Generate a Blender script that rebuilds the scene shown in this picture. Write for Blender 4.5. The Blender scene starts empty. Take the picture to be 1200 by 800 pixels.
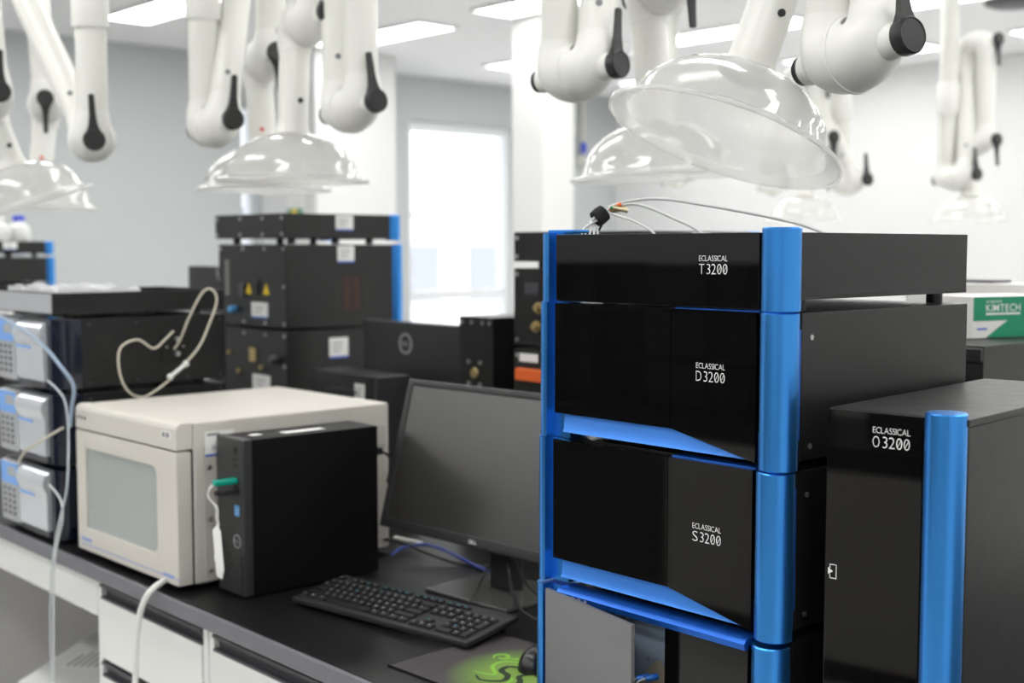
import bpy, bmesh, math, random
from mathutils import Vector, Matrix
random.seed(7)
SC = bpy.context.scene
COL = SC.collection
PI = math.pi
B = 0.85            # bench top above the floor
CAMH = 0.68         # camera above the bench top
FPX = 1490.0
PITCH = math.atan(110/1490.0)
YAW = math.radians(42.3)
CEIL = B + 2.05

# ------------------------------------------------------------------ camera model (measuring from the photograph)
_fw = Vector((-math.cos(YAW), math.sin(YAW), 0)); _rt = Vector((_fw.y, -_fw.x, 0))
CF = _fw*math.cos(PITCH) + Vector((0, 0, -math.sin(PITCH)))
CU = _fw*math.sin(PITCH) + Vector((0, 0, math.cos(PITCH)))
CR = _rt
EYE = Vector((0, 0, B + CAMH))
def ray(u, v): return CF*FPX + CR*(u-600) - CU*(v-400)
def at(u, v, k): return EYE + ray(u, v)*(k/FPX)
def at_x(u, v, x):
    q = ray(u, v); return EYE + q*(x/q.x)
def at_y(u, v, y):
    q = ray(u, v); return EYE + q*(y/q.y)
def at_z(u, v, z):            # z above the bench
    q = ray(u, v); return EYE + q*((z-CAMH)/q.z)
def cv(r, u, f): return (CR*r + CU*u + CF*f).normalized()

# ------------------------------------------------------------------ materials
def new_mat(name):
    m = bpy.data.materials.new(name); m.use_nodes = True
    nt = m.node_tree
    return m, nt, nt.nodes['Principled BSDF']
def mat(name, col, rough=.5, metal=0., spec=.5, var=0., scale=40., bump=0., bscale=400., coat=0., rvar=0.):
    m, nt, p = new_mat(name)
    c = (col[0], col[1], col[2], 1)
    p.inputs['Base Color'].default_value = c
    p.inputs['Roughness'].default_value = rough
    p.inputs['Metallic'].default_value = metal
    p.inputs['Specular IOR Level'].default_value = spec
    p.inputs['Coat Weight'].default_value = coat
    tc = nt.nodes.new('ShaderNodeTexCoord')
    if var or rvar:
        n = nt.nodes.new('ShaderNodeTexNoise'); n.inputs['Scale'].default_value = scale; n.inputs['Detail'].default_value = 4
        nt.links.new(tc.outputs['Object'], n.inputs['Vector'])
        if var:
            mx = nt.nodes.new('ShaderNodeMix'); mx.data_type = 'RGBA'
            mx.inputs['A'].default_value = tuple(x*(1-var) for x in c[:3])+(1,)
            mx.inputs['B'].default_value = tuple(min(1, x*(1+var)) for x in c[:3])+(1,)
            nt.links.new(n.outputs['Fac'], mx.inputs['Factor']); nt.links.new(mx.outputs['Result'], p.inputs['Base Color'])
        if rvar:
            mr = nt.nodes.new('ShaderNodeMapRange'); mr.inputs['To Min'].default_value = max(0, rough-rvar); mr.inputs['To Max'].default_value = rough+rvar
            nt.links.new(n.outputs['Fac'], mr.inputs['Value']); nt.links.new(mr.outputs['Result'], p.inputs['Roughness'])
    if bump:
        n2 = nt.nodes.new('ShaderNodeTexNoise'); n2.inputs['Scale'].default_value = bscale; n2.inputs['Detail'].default_value = 2
        nt.links.new(tc.outputs['Object'], n2.inputs['Vector'])
        b = nt.nodes.new('ShaderNodeBump'); b.inputs['Strength'].default_value = bump; b.inputs['Distance'].default_value = .001
        nt.links.new(n2.outputs['Fac'], b.inputs['Height']); nt.links.new(b.outputs['Normal'], p.inputs['Normal'])
    return m
def emit(name, col, s):
    m, nt, p = new_mat(name)
    p.inputs['Base Color'].default_value = (*col, 1)
    p.inputs['Emission Color'].default_value = (*col, 1); p.inputs['Emission Strength'].default_value = s
    return m
def clear(name, tint, see, rough=.04, body=(.9, .9, .88), ior=1.45, trans=0.0):
    """thin clear sheet: part straight through, part glossy plastic"""
    m, nt, p = new_mat(name)
    p.inputs['Base Color'].default_value = (*body, 1); p.inputs['Roughness'].default_value = rough
    t = nt.nodes.new('ShaderNodeBsdfTransparent'); t.inputs['Color'].default_value = (*tint, 1)
    tr = nt.nodes.new('ShaderNodeBsdfTranslucent'); tr.inputs['Color'].default_value = (*body, 1)
    m0 = nt.nodes.new('ShaderNodeMixShader'); m0.inputs[0].default_value = trans
    nt.links.new(p.outputs[0], m0.inputs[1]); nt.links.new(tr.outputs[0], m0.inputs[2])
    mx = nt.nodes.new('ShaderNodeMixShader'); mx.inputs[0].default_value = see
    out = nt.nodes['Material Output']
    nt.links.new(m0.outputs[0], mx.inputs[1]); nt.links.new(t.outputs[0], mx.inputs[2])
    nt.links.new(mx.outputs[0], out.inputs['Surface'])
    return m
def one_sided_fresnel(nt, ior):
    """the same reflectance from either side of a thin sheet"""
    g = nt.nodes.new('ShaderNodeNewGeometry'); mr = nt.nodes.new('ShaderNodeMapRange')
    mr.inputs['To Min'].default_value = ior; mr.inputs['To Max'].default_value = 1/ior
    nt.links.new(g.outputs['Backfacing'], mr.inputs['Value'])
    f = nt.nodes.new('ShaderNodeFresnel'); nt.links.new(mr.outputs['Result'], f.inputs['IOR'])
    return f
def dome_mat(name):
    """milky clear plastic: part see-through, part white, with a glossy skin"""
    m, nt, p = new_mat(name)
    L = nt.links.new
    p.inputs['Base Color'].default_value = (.90, .905, .895, 1); p.inputs['Roughness'].default_value = .3; p.inputs['Specular IOR Level'].default_value = 0
    t = nt.nodes.new('ShaderNodeBsdfTransparent'); t.inputs['Color'].default_value = (.985, .985, .98, 1)
    tr = nt.nodes.new('ShaderNodeBsdfTranslucent'); tr.inputs['Color'].default_value = (.92, .92, .91, 1)
    a = nt.nodes.new('ShaderNodeMixShader'); a.inputs[0].default_value = .6; L(p.outputs[0], a.inputs[1]); L(tr.outputs[0], a.inputs[2])
    b = nt.nodes.new('ShaderNodeMixShader'); b.inputs[0].default_value = .52; L(a.outputs[0], b.inputs[1]); L(t.outputs[0], b.inputs[2])
    g = nt.nodes.new('ShaderNodeBsdfGlossy'); g.inputs['Roughness'].default_value = .025; g.inputs['Color'].default_value = (1, 1, 1, 1)
    f = one_sided_fresnel(nt, 1.5)
    c = nt.nodes.new('ShaderNodeMixShader'); L(f.outputs[0], c.inputs[0]); L(b.outputs[0], c.inputs[1]); L(g.outputs[0], c.inputs[2])
    L(c.outputs[0], nt.nodes['Material Output'].inputs['Surface'])
    return m
def pane_mat(name, tint=(1, 1, 1), refl=.06):
    m, nt, p = new_mat(name)
    g = nt.nodes.new('ShaderNodeBsdfGlossy'); g.inputs['Roughness'].default_value = .01
    t = nt.nodes.new('ShaderNodeBsdfTransparent'); t.inputs['Color'].default_value = (*tint, 1)
    f = one_sided_fresnel(nt, 1.45)
    mx = nt.nodes.new('ShaderNodeMixShader')
    nt.links.new(f.outputs[0], mx.inputs[0]); nt.links.new(t.outputs[0], mx.inputs[1]); nt.links.new(g.outputs[0], mx.inputs[2])
    nt.links.new(mx.outputs[0], nt.nodes['Material Output'].inputs['Surface'])
    return m

M = dict(
    black=mat('black powder coat', (.0098, .0098, .0102), .40, spec=.42, bump=.12, bscale=900, rvar=.05),
    black_side=mat('black satin sheet metal', (.0105, .0102, .0102), .36, spec=.45, bump=.06, bscale=900),
    gloss=mat('black glass front', (.0035, .0032, .0032), .035, spec=.5),
    darkgrey=mat('dark grey plastic', (.022, .022, .024), .45),
    edge_sheen=mat('bench edge with painted sheen', (.15, .15, .17), .42, var=.12, scale=25),
    bench=mat('black resin worktop', (.0065, .0065, .0072), .38, spec=.26, var=.25, scale=8, rvar=.06),
    blue=mat('blue anodised aluminium', (.062, .33, .87), .27, metal=.88, bump=.05, bscale=1500),
    blue_dark=mat('blue anodised trim', (.018, .13, .58), .35, metal=.6),
    blue_pull=mat('blue painted finger pull', (.045, .24, .80), .42, metal=.25),
    blue_bright=mat('bright blue plastic', (.02, .16, .62), .3),
    print_white=mat('white print', (.78, .78, .78), .6),
    arm=mat('white arm polymer', (.80, .80, .77), .33, spec=.45, var=.015, scale=10),
    arm_tube=mat('white lacquered tube', (.76, .76, .72), .3, spec=.45),
    lever=mat('black lever rubber', (.012, .012, .013), .45),
    hood=dome_mat('clear dome plastic'),
    beige=mat('beige enamel', (.60, .575, .525), .45, var=.02, scale=6, bump=.05),
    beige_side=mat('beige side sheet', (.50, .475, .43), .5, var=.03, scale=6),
    beige_dark=mat('beige shadow gap rubber', (.03, .029, .027), .7),
    ovenglass=mat('oven window glass', (.34, .37, .36), .07, spec=.6),
    white=mat('white cabinet laminate', (.80, .80, .79), .4, var=.01, scale=5),
    handle=mat('dark grey handle strip', (.055, .055, .064), .4),
    wall_grey=mat('cool grey wall paint', (.52, .545, .55), .75, var=.02, scale=2),
    wall_white=mat('white wall paint', (.72, .725, .725), .7, var=.01, scale=2),
    ceiling=mat('white ceiling board', (.86, .86, .875), .8, var=.01, scale=3),
    floor=mat('pale grey vinyl floor', (.62, .62, .60), .35, var=.05, scale=4),
    frame=mat('white window frame', (.82, .84, .86), .4),
    pane=pane_mat('window pane'),
    light=emit('lit diffuser', (1, .99, .97), 10.8),
    light_frame=mat('white lamp frame', (.8, .8, .8), .4),
    steel=mat('steel screw', (.55, .55, .55), .3, metal=.9),
    brass=mat('brass connector', (.55, .42, .2), .35, metal=.8),
    gold=mat('gold valve plate', (.55, .46, .30), .4, metal=.55),
    paper=mat('white paper label', (.80, .80, .78), .7),
    paper_grey=mat('printed grey text', (.22, .22, .24), .7),
    label_blue=mat('blue print', (.06, .13, .55), .6),
    stripe_blue=mat('pale blue printed stripe', (.24, .32, .62), .5),
    tower_side=mat('black tower side sheet', (.0035, .0035, .0036), .55, spec=.2),
    sky_blue=mat('light blue sticker', (.10, .36, .72), .5),
    yellow=mat('yellow warning sticker', (.85, .62, .02), .5),
    orange=mat('orange terminal block', (.75, .13, .02), .45),
    red=mat('red mark', (.7, .08, .05), .5),
    silver=mat('brushed silver cover', (.72, .74, .79), .2, metal=.62),
    silver_grey=mat('grey keypad membrane', (.40, .41, .43), .45),
    pad_blue=mat('pale blue display strip', (.17, .38, .82), .35),
    navy=mat('dark blue glossy shell', (.004, .007, .020), .18, coat=.5),
    screen=mat('matte dark monitor panel', (.030, .029, .0275), .25, spec=1.0),
    bezel=mat('monitor bezel plastic', (.020, .020, .021), .4, bump=.05),
    tower_front=mat('tower front plastic', (.035, .035, .037), .4),
    key=mat('keycap plastic', (.012, .012, .013), .42),
    kb=mat('keyboard deck', (.022, .022, .023), .38),
    key_mark=mat('keycap legend', (.42, .43, .45), .6),
    key_teal=mat('teal keycap legend', (.05, .40, .55), .6),
    mouse=mat('mouse shell', (.010, .010, .011), .25),
    tube_white=mat('white hose', (.74, .75, .72), .35),
    tube_clear=mat('pale clear tubing', (.62, .64, .64), .25),
    tube_pale=mat('pale grey blue tubing', (.52, .57, .60), .3),
    logo_grey=mat('printed silver grey', (.42, .43, .44), .4),
    base_plate=mat('satin grey black base', (.06, .06, .058), .25),
    tube_blue=mat('blue grey tubing', (.28, .36, .47), .3),
    tube_beige=mat('cream tubing', (.60, .56, .46), .4),
    cable_black=mat('black cable', (.010, .010, .010), .45),
    cable_blue=mat('blue network cable', (.03, .07, .42), .4),
    velcro=mat('black hook and loop strap', (.012, .012, .013), .9, bump=.6, bscale=700),
    green_usb=mat('green translucent plastic', (.0, .30, .22), .25),
    tray_in=mat('valve panel blue grey', (.30, .38, .48), .4),
    door_reflection=mat('door glass with painted grey reflection', (.20, .195, .205), .4, var=.06, scale=14, metal=.2),  # grey paints in a bright reflection on the black glass door
    kim_green=mat('green carton print', (.0, .24, .12), .5),
    carton_white=mat('white carton', (.74, .73, .70), .7),
    cardboard=mat('brown cardboard', (.36, .22, .11), .8),
    foam=mat('white foam box', (.74, .75, .74), .75, bump=.4, bscale=120),
    hdpe=mat('white plastic bottle', (.78, .79, .78), .4),
    cap_blue=mat('blue bottle cap', (.03, .06, .62), .4),
    facade=mat('white facade', (.8, .8, .8), .8),
    facade_glass=mat('facade window blue grey', (.33, .36, .40), .4),
    knee=mat('grey back panel', (.46, .45, .43), .6),
    pipe=mat('cream painted pipe', (.68, .66, .58), .4),
)
M['pad'] = None

# ------------------------------------------------------------------ mesh builder
class MB:
    def __init__(s): s.bm = bmesh.new(); s.bev = False
    def _merge(s, b, mtx=None):
        if mtx is not None: b.transform(mtx)
        me = bpy.data.meshes.new('tmp'); b.to_mesh(me); b.free()
        s.bm.from_mesh(me); bpy.data.meshes.remove(me)
    def box(s, x0, x1, y0, y1, z0, z1, bev=0., seg=2, mtx=None):
        b = bmesh.new()
        vs = [b.verts.new((x, y, z)) for x in (x0, x1) for y in (y0, y1) for z in (z0, z1)]
        for f in ((0, 1, 3, 2), (4, 6, 7, 5), (0, 4, 5, 1), (2, 3, 7, 6), (0, 2, 6, 4), (1, 5, 7, 3)):
            b.faces.new([vs[i] for i in f])
        bmesh.ops.recalc_face_normals(b, faces=b.faces)
        if bev: s.bev = True
        if bev: bmesh.ops.bevel(b, geom=b.edges[:], offset=bev, segments=seg, affect='EDGES', profile=.5)
        s._merge(b, mtx); return s
    def prism(s, poly, axis, a0, a1, bev=0., mtx=None):
        """poly = 2D outline; axis 'x': (y,z), 'y': (x,z), 'z': (x,y)"""
        b = bmesh.new()
        def P(p, a): return {'x': (a, p[0], p[1]), 'y': (p[0], a, p[1]), 'z': (p[0], p[1], a)}[axis]
        lo = [b.verts.new(P(p, a0)) for p in poly]; hi = [b.verts.new(P(p, a1)) for p in poly]
        b.faces.new(lo); b.faces.new(hi[::-1]); n = len(poly)
        for i in range(n): b.faces.new((lo[i], hi[i], hi[(i+1) % n], lo[(i+1) % n]))
        bmesh.ops.recalc_face_normals(b, faces=b.faces)
        if bev: s.bev = True
        if bev: bmesh.ops.bevel(b, geom=b.edges[:], offset=bev, segments=2, affect='EDGES', profile=.5)
        s._merge(b, mtx); return s
    def sweep(s, pts, radii, seg=16, caps=True):
        pts = [Vector(p) for p in pts]; n = len(pts)
        if not hasattr(radii, '__len__'): radii = [radii]*n
        b = bmesh.new(); rings = []
        t = (pts[1]-pts[0]).normalized()
        up = Vector((0, 0, 1)) if abs(t.z) < .9 else Vector((1, 0, 0))
        nrm = (up - t*up.dot(t)).normalized()
        for i in range(n):
            if i == 0: tt = (pts[1]-pts[0])
            elif i == n-1: tt = (pts[-1]-pts[-2])
            else: tt = (pts[i+1]-pts[i]).normalized()+(pts[i]-pts[i-1]).normalized()
            if tt.length < 1e-9: tt = t
            t = tt.normalized()
            nrm = (nrm - t*nrm.dot(t)).normalized(); bn = t.cross(nrm)
            rings.append([b.verts.new(pts[i] + (nrm*math.cos(2*PI*k/seg)+bn*math.sin(2*PI*k/seg))*radii[i]) for k in range(seg)])
        for i in range(n-1):
            for k in range(seg):
                b.faces.new((rings[i][k], rings[i][(k+1) % seg], rings[i+1][(k+1) % seg], rings[i+1][k]))
        if caps: b.faces.new(rings[0][::-1]); b.faces.new(rings[-1])
        bmesh.ops.recalc_face_normals(b, faces=b.faces)
        s._merge(b); return s
    def cyl(s, p0, p1, r, seg=24, bev=0.):
        p0, p1 = Vector(p0), Vector(p1)
        if bev:
            d = (p1-p0).normalized()
            return s.sweep([p0, p0+d*bev*.3, p0+d*bev, p1-d*bev, p1-d*bev*.3, p1], [r-bev, r-bev*.3, r, r, r-bev*.3, r-bev], seg)
        return s.sweep([p0, p1], r, seg)
    def lathe(s, prof, o=(0, 0, 0), axis=(0, 0, 1), seg=48):
        o = Vector(o); a = Vector(axis).normalized()
        up = Vector((0, 0, 1)) if abs(a.z) < .9 else Vector((1, 0, 0))
        u = (up-a*up.dot(a)).normalized(); w = a.cross(u)
        b = bmesh.new(); rings = []
        for r, z in prof:
            if r < 1e-6: rings.append([b.verts.new(o+a*z)])
            else: rings.append([b.verts.new(o+a*z+(u*math.cos(2*PI*k/seg)+w*math.sin(2*PI*k/seg))*r) for k in range(seg)])
        for i in range(len(rings)-1):
            A, C = rings[i], rings[i+1]
            for k in range(seg):
                k2 = (k+1) % seg
                if len(A) == 1 and len(C) == 1: continue
                if len(A) == 1: b.faces.new((A[0], C[k], C[k2]))
                elif len(C) == 1: b.faces.new((A[k], A[k2], C[0]))
                else: b.faces.new((A[k], A[k2], C[k2], C[k]))
        bmesh.ops.recalc_face_normals(b, faces=b.faces)
        s._merge(b); return s
    def mesh(s, me, mtx=None):
        b = bmesh.new(); b.from_mesh(me); s._merge(b, mtx); return s
    def build(s, name, m, parent=None, world=False, angle=35):
        if world and parent is not None:
            s.bm.transform(Matrix.Translation(-parent_world(parent)))
        me = bpy.data.meshes.new(name); s.bm.to_mesh(me); s.bm.free()
        me.materials.append(M[m] if isinstance(m, str) else m)
        for p in me.polygons: p.use_smooth = True
        me.set_sharp_from_angle(angle=math.radians(angle))
        o = bpy.data.objects.new(name, me); COL.objects.link(o)
        if s.bev:
            wn = o.modifiers.new('face weighted normals', 'WEIGHTED_NORMAL'); wn.weight = 100; wn.keep_sharp = True
        if parent is not None: o.parent = parent
        return o
def parent_world(o):
    v = Vector((0, 0, 0))
    while o is not None: v = v+o.location; o = o.parent
    return v

def tag(o, label=None, cat=None, group=None, kind=None):
    if label: o['label'] = label
    if cat: o['category'] = cat
    if group: o['group'] = group
    if kind: o['kind'] = kind
    return o
def thing(name, label, cat, loc=(0, 0, 0), rz=0., group=None):
    o = bpy.data.objects.new(name, None); COL.objects.link(o)
    o.empty_display_size = .05
    o.location = loc; o.rotation_euler = (0, 0, rz)
    return tag(o, label, cat, group)
def single(mb, name, m, loc, label, cat, group=None, rz=0., angle=35):
    o = mb.build(name, m, None, angle=angle); o.location = loc; o.rotation_euler = (0, 0, rz)
    return tag(o, label, cat, group)
def struct(name, mb, m, loc=(0, 0, 0)):
    o = mb.build(name, m); o.location = loc; o['kind'] = 'structure'; return o

# ------------------------------------------------------------------ lettering (outline glyphs turned to mesh, slashed zeros)
_gl = {}
def glyph(ch, thin):
    k = (ch, thin)
    if k not in _gl:
        c = bpy.data.curves.new('glyph', 'FONT'); c.body = ch; c.size = 1; c.extrude = 0; c.offset = thin; c.resolution_u = 3
        o = bpy.data.objects.new('glyph', c); COL.objects.link(o)
        dg = bpy.context.evaluated_depsgraph_get(); dg.update()
        me = bpy.data.meshes.new_from_object(o.evaluated_get(dg))
        bpy.data.objects.remove(o); bpy.data.curves.remove(c)
        xs = [v.co.x for v in me.vertices]; ys = [v.co.y for v in me.vertices]
        _gl[k] = (me, min(xs), max(xs), min(ys), max(ys))
    return _gl[k]
def text_mb(mb, txt, x, z, w, h, y=0., thin=-.012, slash=False, gap=.09, mtx=None):
    """text in the XZ plane facing -Y, lower-left at (x,z), fitted into w x h"""
    adv = 0; items = []; hh = glyph('E', thin); cap = hh[4]-hh[3]
    for ch in txt:
        if ch == ' ': adv += .3; continue
        me, x0, x1, y0, y1 = glyph(ch, thin)
        items.append((ch, me, adv-x0, x1-x0, y0, y1)); adv += (x1-x0)+gap
    adv -= gap
    sx, sz = w/adv, h/cap
    base = mtx if mtx is not None else Matrix.Identity(4)
    for ch, me, dx, ww, y0, y1 in items:
        m4 = Matrix(((sx, 0, 0, x+dx*sx), (0, 0, -1, y), (0, sz, 0, z), (0, 0, 0, 1)))
        mb.mesh(me, base @ m4)
        if ch == '0' and slash:
            gx0 = x+(dx+me.vertices[0].co.x*0)*sx
            _, a0, a1, b0, b1 = glyph('0', thin)
            xa, xb = x+(dx+a0+(a1-a0)*.2)*sx, x+(dx+a0+(a1-a0)*.8)*sx
            za, zb = z+(b0+(b1-b0)*.16)*sz, z+(b0+(b1-b0)*.84)*sz
            t = w*.012
            b = bmesh.new()
            f = [b.verts.new(p) for p in ((xa-t, y, za), (xa+t, y, za), (xb+t, y, zb), (xb-t, y, zb))]; b.faces.new(f)
            mb._merge(b, base)
    return mb

def rot_axis(to):
    """matrix taking local -Y facing to given horizontal facing angle (radians about z)"""
    return Matrix.Rotation(to, 4, 'Z')
def ring_logo(mb, c, r, mtx=None, y=0.):
    """ring badge with the four letters, facing -Y, centred at (x,z)=c"""
    b = MB()
    prof = [(r, -.0006), (r, .0006), (r*.86, .0006), (r*.86, -.0006), (r, -.0006)]
    b.lathe(prof, (c[0], y, c[1]), (0, -1, 0), 40)
    text_mb(b, 'DELL', c[0]-r*.68, c[1]-r*.2, r*1.36, r*.42, y=y-.0005, thin=.0)
    me = bpy.data.meshes.new('t'); b.bm.to_mesh(me); b.bm.free()
    mb.mesh(me, mtx); bpy.data.meshes.remove(me)

def smooth(pts, n=8):
    pts = [Vector(p) for p in pts]; out = []
    P = [pts[0]*2-pts[1]]+pts+[pts[-1]*2-pts[-2]]
    for i in range(1, len(P)-2):
        for j in range(n):
            t = j/n; a, b, c, d = P[i-1:i+3]
            out.append(.5*((2*b)+(c-a)*t+(2*a-5*b+4*c-d)*t*t+(-a+3*b-3*c+d)*t**3))
    out.append(pts[-1]); return out
def cable(name, pts, r, m, label, cat, group=None, seg=8):
    pts = [Vector(p) for p in pts]; o = pts[0].copy()
    mb = MB(); mb.sweep([p-o for p in smooth(pts)], r, seg)
    return single(mb, name, m, o, label, cat, group)

# ================================================================== THE ROOM
XW, YW, XE, YN = -8.15, 8.72, 3.6, -4.6     # end wall, far wall, near end wall, wall behind the camera
struct('floor', MB().box(XW-.2, XE+.2, YN-.2, YW+.2, -.1, 0), 'floor')
struct('ceiling', MB().box(XW-.2, XE+.2, YN-.2, YW+.2, CEIL, CEIL+.1), 'ceiling')
struct('wall_far', MB().box(XW-.2, XE+.2, YW, YW+.2, 0, CEIL), 'wall_white')
struct('wall_near', MB().box(XW-.2, XE+.2, YN-.2, YN, 0, CEIL), 'wall_white')
struct('wall_end', MB().box(XE, XE+.2, YN, YW, 0, CEIL), 'wall_white')
W1 = (6.30, 7.46, B-.45, B+1.70)        # opening of the tall window
W2 = (4.78, 4.905, B-.45, B+1.70)        # slit window beside the pier
w = MB()
w.box(XW-.2, XW, YN, W2[0], 0, CEIL); w.box(XW-.2, XW, W2[1], W1[0], 0, CEIL); w.box(XW-.2, XW, W1[1], YW, 0, CEIL)
for W in (W1, W2):
    w.box(XW-.2, XW, W[0], W[1], 0, W[2]); w.box(XW-.2, XW, W[0], W[1], W[3], CEIL)
struct('wall_window_side', w, 'wall_grey')
for i, W in enumerate((W1, W2)):
    fr = MB(); t = .075 if i == 0 else .02
    x0, x1 = XW-.16, XW-.07
    fr.box(x0, x1, W[0], W[0]+t, W[2], W[3]); fr.box(x0, x1, W[1]-t, W[1], W[2], W[3])
    fr.box(x0, x1, W[0]+t, W[1]-t, W[3]-t, W[3]); fr.box(x0, x1, W[0]+t, W[1]-t, W[2], W[2]+t)
    if i == 0: fr.box(x0, x1, W[0]+t, W[1]-t, B+.25, B+.33)
    wf = struct('window_%d' % (i+1), fr, 'frame')
    pn = MB(); pn.box(XW-.118, XW-.112, W[0]+t, W[1]-t, W[2]+t, W[3]-t)
    pn.build('pane', 'pane', wf)
    sl = MB(); sl.box(XW-.07, XW+(.12 if i == 0 else .02), W[0], W[1], W[2]-.03, W[2], .004); sl.build('window_sill', 'frame', wf)
# pier beside the window, free column, blind band
struct('pillar_end', MB().box(XW, -7.42, 4.93, 5.62, 0, CEIL, .01), 'wall_white')
struct('pillar_free', MB().box(-5.72, -5.45, 5.20, 5.47, 0, CEIL, .012), 'white')
struct('baseboard_far', MB().box(XW, XE, YW-.015, YW, 0, .1), 'frame')
# ceiling lights
LX, LY = (-6.72, -5.08, -3.35, -1.65, .05, 1.75), (-3.6, -2.2, -.8, .65, 2.1, 3.5, 4.98, 6.5, 7.95)
ORD = ('first', 'second', 'third', 'fourth', 'fifth', 'sixth', 'seventh', 'eighth', 'ninth')
for iy, y in enumerate(LY):
    for ix, x in enumerate(LX):
        t = thing('ceiling_light', 'long lit ceiling panel, %s from window wall in %s row from far wall' % (ORD[ix], ORD[len(LY)-1-iy]), 'ceiling light', (x, y, CEIL), 0, 'ceiling light panels')
        f = MB(); a, b_ = .58, .16
        for q in ((-a, a, -b_, -b_+.015), (-a, a, b_-.015, b_), (-a, -a+.015, -b_+.015, b_-.015), (a-.015, a, -b_+.015, b_-.015)): f.box(*q, -.02, 0)
        f.build('lamp_frame', 'light_frame', t)
        MB().box(-a+.015, a-.015, -b_+.015, b_-.015, -.014, -.004).build('diffuser', 'light', t)
p = at_z(1188, 5, 2.03)
t = thing('ceiling_vent', 'round grey fixture on the ceiling above the far hoods', 'ceiling fixture', (p.x, p.y, CEIL))
MB().lathe([(0, -.035), (.11, -.035), (.15, -.02), (.16, 0)], seg=32).build('cover', 'handle', t)
# building beyond the glass
fb = thing('office_building', 'pale office block outside the tall window', 'building', (-30, 26, -6))
MB().box(-3, 0, -14, 10, 0, 8.6).build('facade_wall', 'facade', fb)
MB().box(-.02, .03, -13.7, 9.7, 8.45, 8.58).build('cornice_band', 'facade_glass', fb)
for r in range(2):
    for c in range(9):
        MB().box(-.02, .05, -13+c*2.5, -13+c*2.5+1.3, 2.9+r*3.0, 4.6+r*3.0).build('facade_window', 'facade_glass', fb)
struct('ground', MB().box(-60, -9, -40, 80, -6.3, -6.1), 'facade')

# ================================================================== THE ISLAND BENCH
YF, YB = 1.14, 2.66
XL, XR = -6.9, 1.6
bt = thing('lab_worktop', 'long black resin worktop with grey sheen painted on its front edge', 'worktop', (XL, YF, B))
MB().box(.0, XR-XL, .012, YB-YF, -.03, 0, .002).build('top_slab', 'bench', bt)
MB().box(.0, XR-XL, 0, .0119, -.031, .0005, .004).build('edge_strip', 'edge_sheen', bt)  # grey colour paints in the sheen along the black edge
# drawer units under the worktop
def drawer_unit(x0, x1, label):
    t = thing('drawer_cabinet', label, 'cabinet', (x0, YF+.03, 0), 0, 'white drawer units under the worktop')
    W = x1-x0; H = B-.0315
    c = MB()
    c.box(0, .018, 0, .55, .08, H); c.box(W-.018, W, 0, .55, .08, H); c.box(.018, W-.018, .53, .55, .08, H)
    c.box(.018, W-.018, 0, .53, .08, .098); c.box(.018, W-.018, 0, .53, H-.012, H); c.box(.02, W-.02, .05, .07, 0, .08)
    c.build('carcass', 'white', t)
    z = H-.014
    for h in (.172, .172, .172, .2):
        d = MB().box(.021, W-.021, -.004, .016, z-h+.006, z-.034, .002).build('drawer', 'white', t)
        g = MB(); g.box(.021, W-.021, .010, .016, z-.034, z-.001); g.box(.021, W-.021, -.006, .012, z-.008, z-.0015, .001)
        g.box(.021, W-.021, -.004, .012, z-.035, z-.029, .001)
        g.build('handle', 'handle', d)
        z -= h
drawer_unit(-2.632, -2.146, 'white drawer unit beside the open knee space')
drawer_unit(-2.142, -1.656, 'white drawer unit below the black desktop tower')
drawer_unit(-1.652, -1.166, 'white drawer unit below the snake mouse mat')
ap = thing('knee_space_panel', 'white apron and grey back panel of the open knee space', 'panel', (-4.2, YF+.03, 0))
MB().box(0, 1.565, 0, .02, B-.125, B-.0315, .001).build('apron', 'white', ap)
MB().box(0, 1.565, .74, .76, .0, B-.0315).build('back_panel', 'knee', ap)
MB().box(0, .02,  .0205, .74, .0, B-.0315).build('side_panel', 'white', ap)
# foam box in the knee space
p1 = at_z(12, 800, -.38); p2 = at_z(112, 735, -.38)
d = (p2-p1); ang = math.atan2(d.y, d.x)
fbx = thing('foam_box', 'white foam box in a brown carton in the knee space', 'box', (p1.x, p1.y, 0), ang)
L = d.length
fm = MB(); hz = B-.38
fm.box(0, L+.02, -.31, -.004, 0, hz-.045, .004); fm.build('carton', 'cardboard', fbx)
fl = MB(); fl.box(.006, L+.014, -.304, -.010, hz-.0449, hz, .008); fl.build('foam_lid', 'foam', fbx)
st = MB(); st.box(L*.25, L*.8, -.17, -.06, hz, hz+.0006); so = st.build('shipping_label', 'paper', fbx)
ln = MB()
for k in range(5): ln.box(L*.3, L*(.5+.05*(k % 3)), -.08-k*.018, -.074-k*.018, hz+.0006, hz+.0009)
ln.build('print_lines', 'paper_grey', so)

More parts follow.
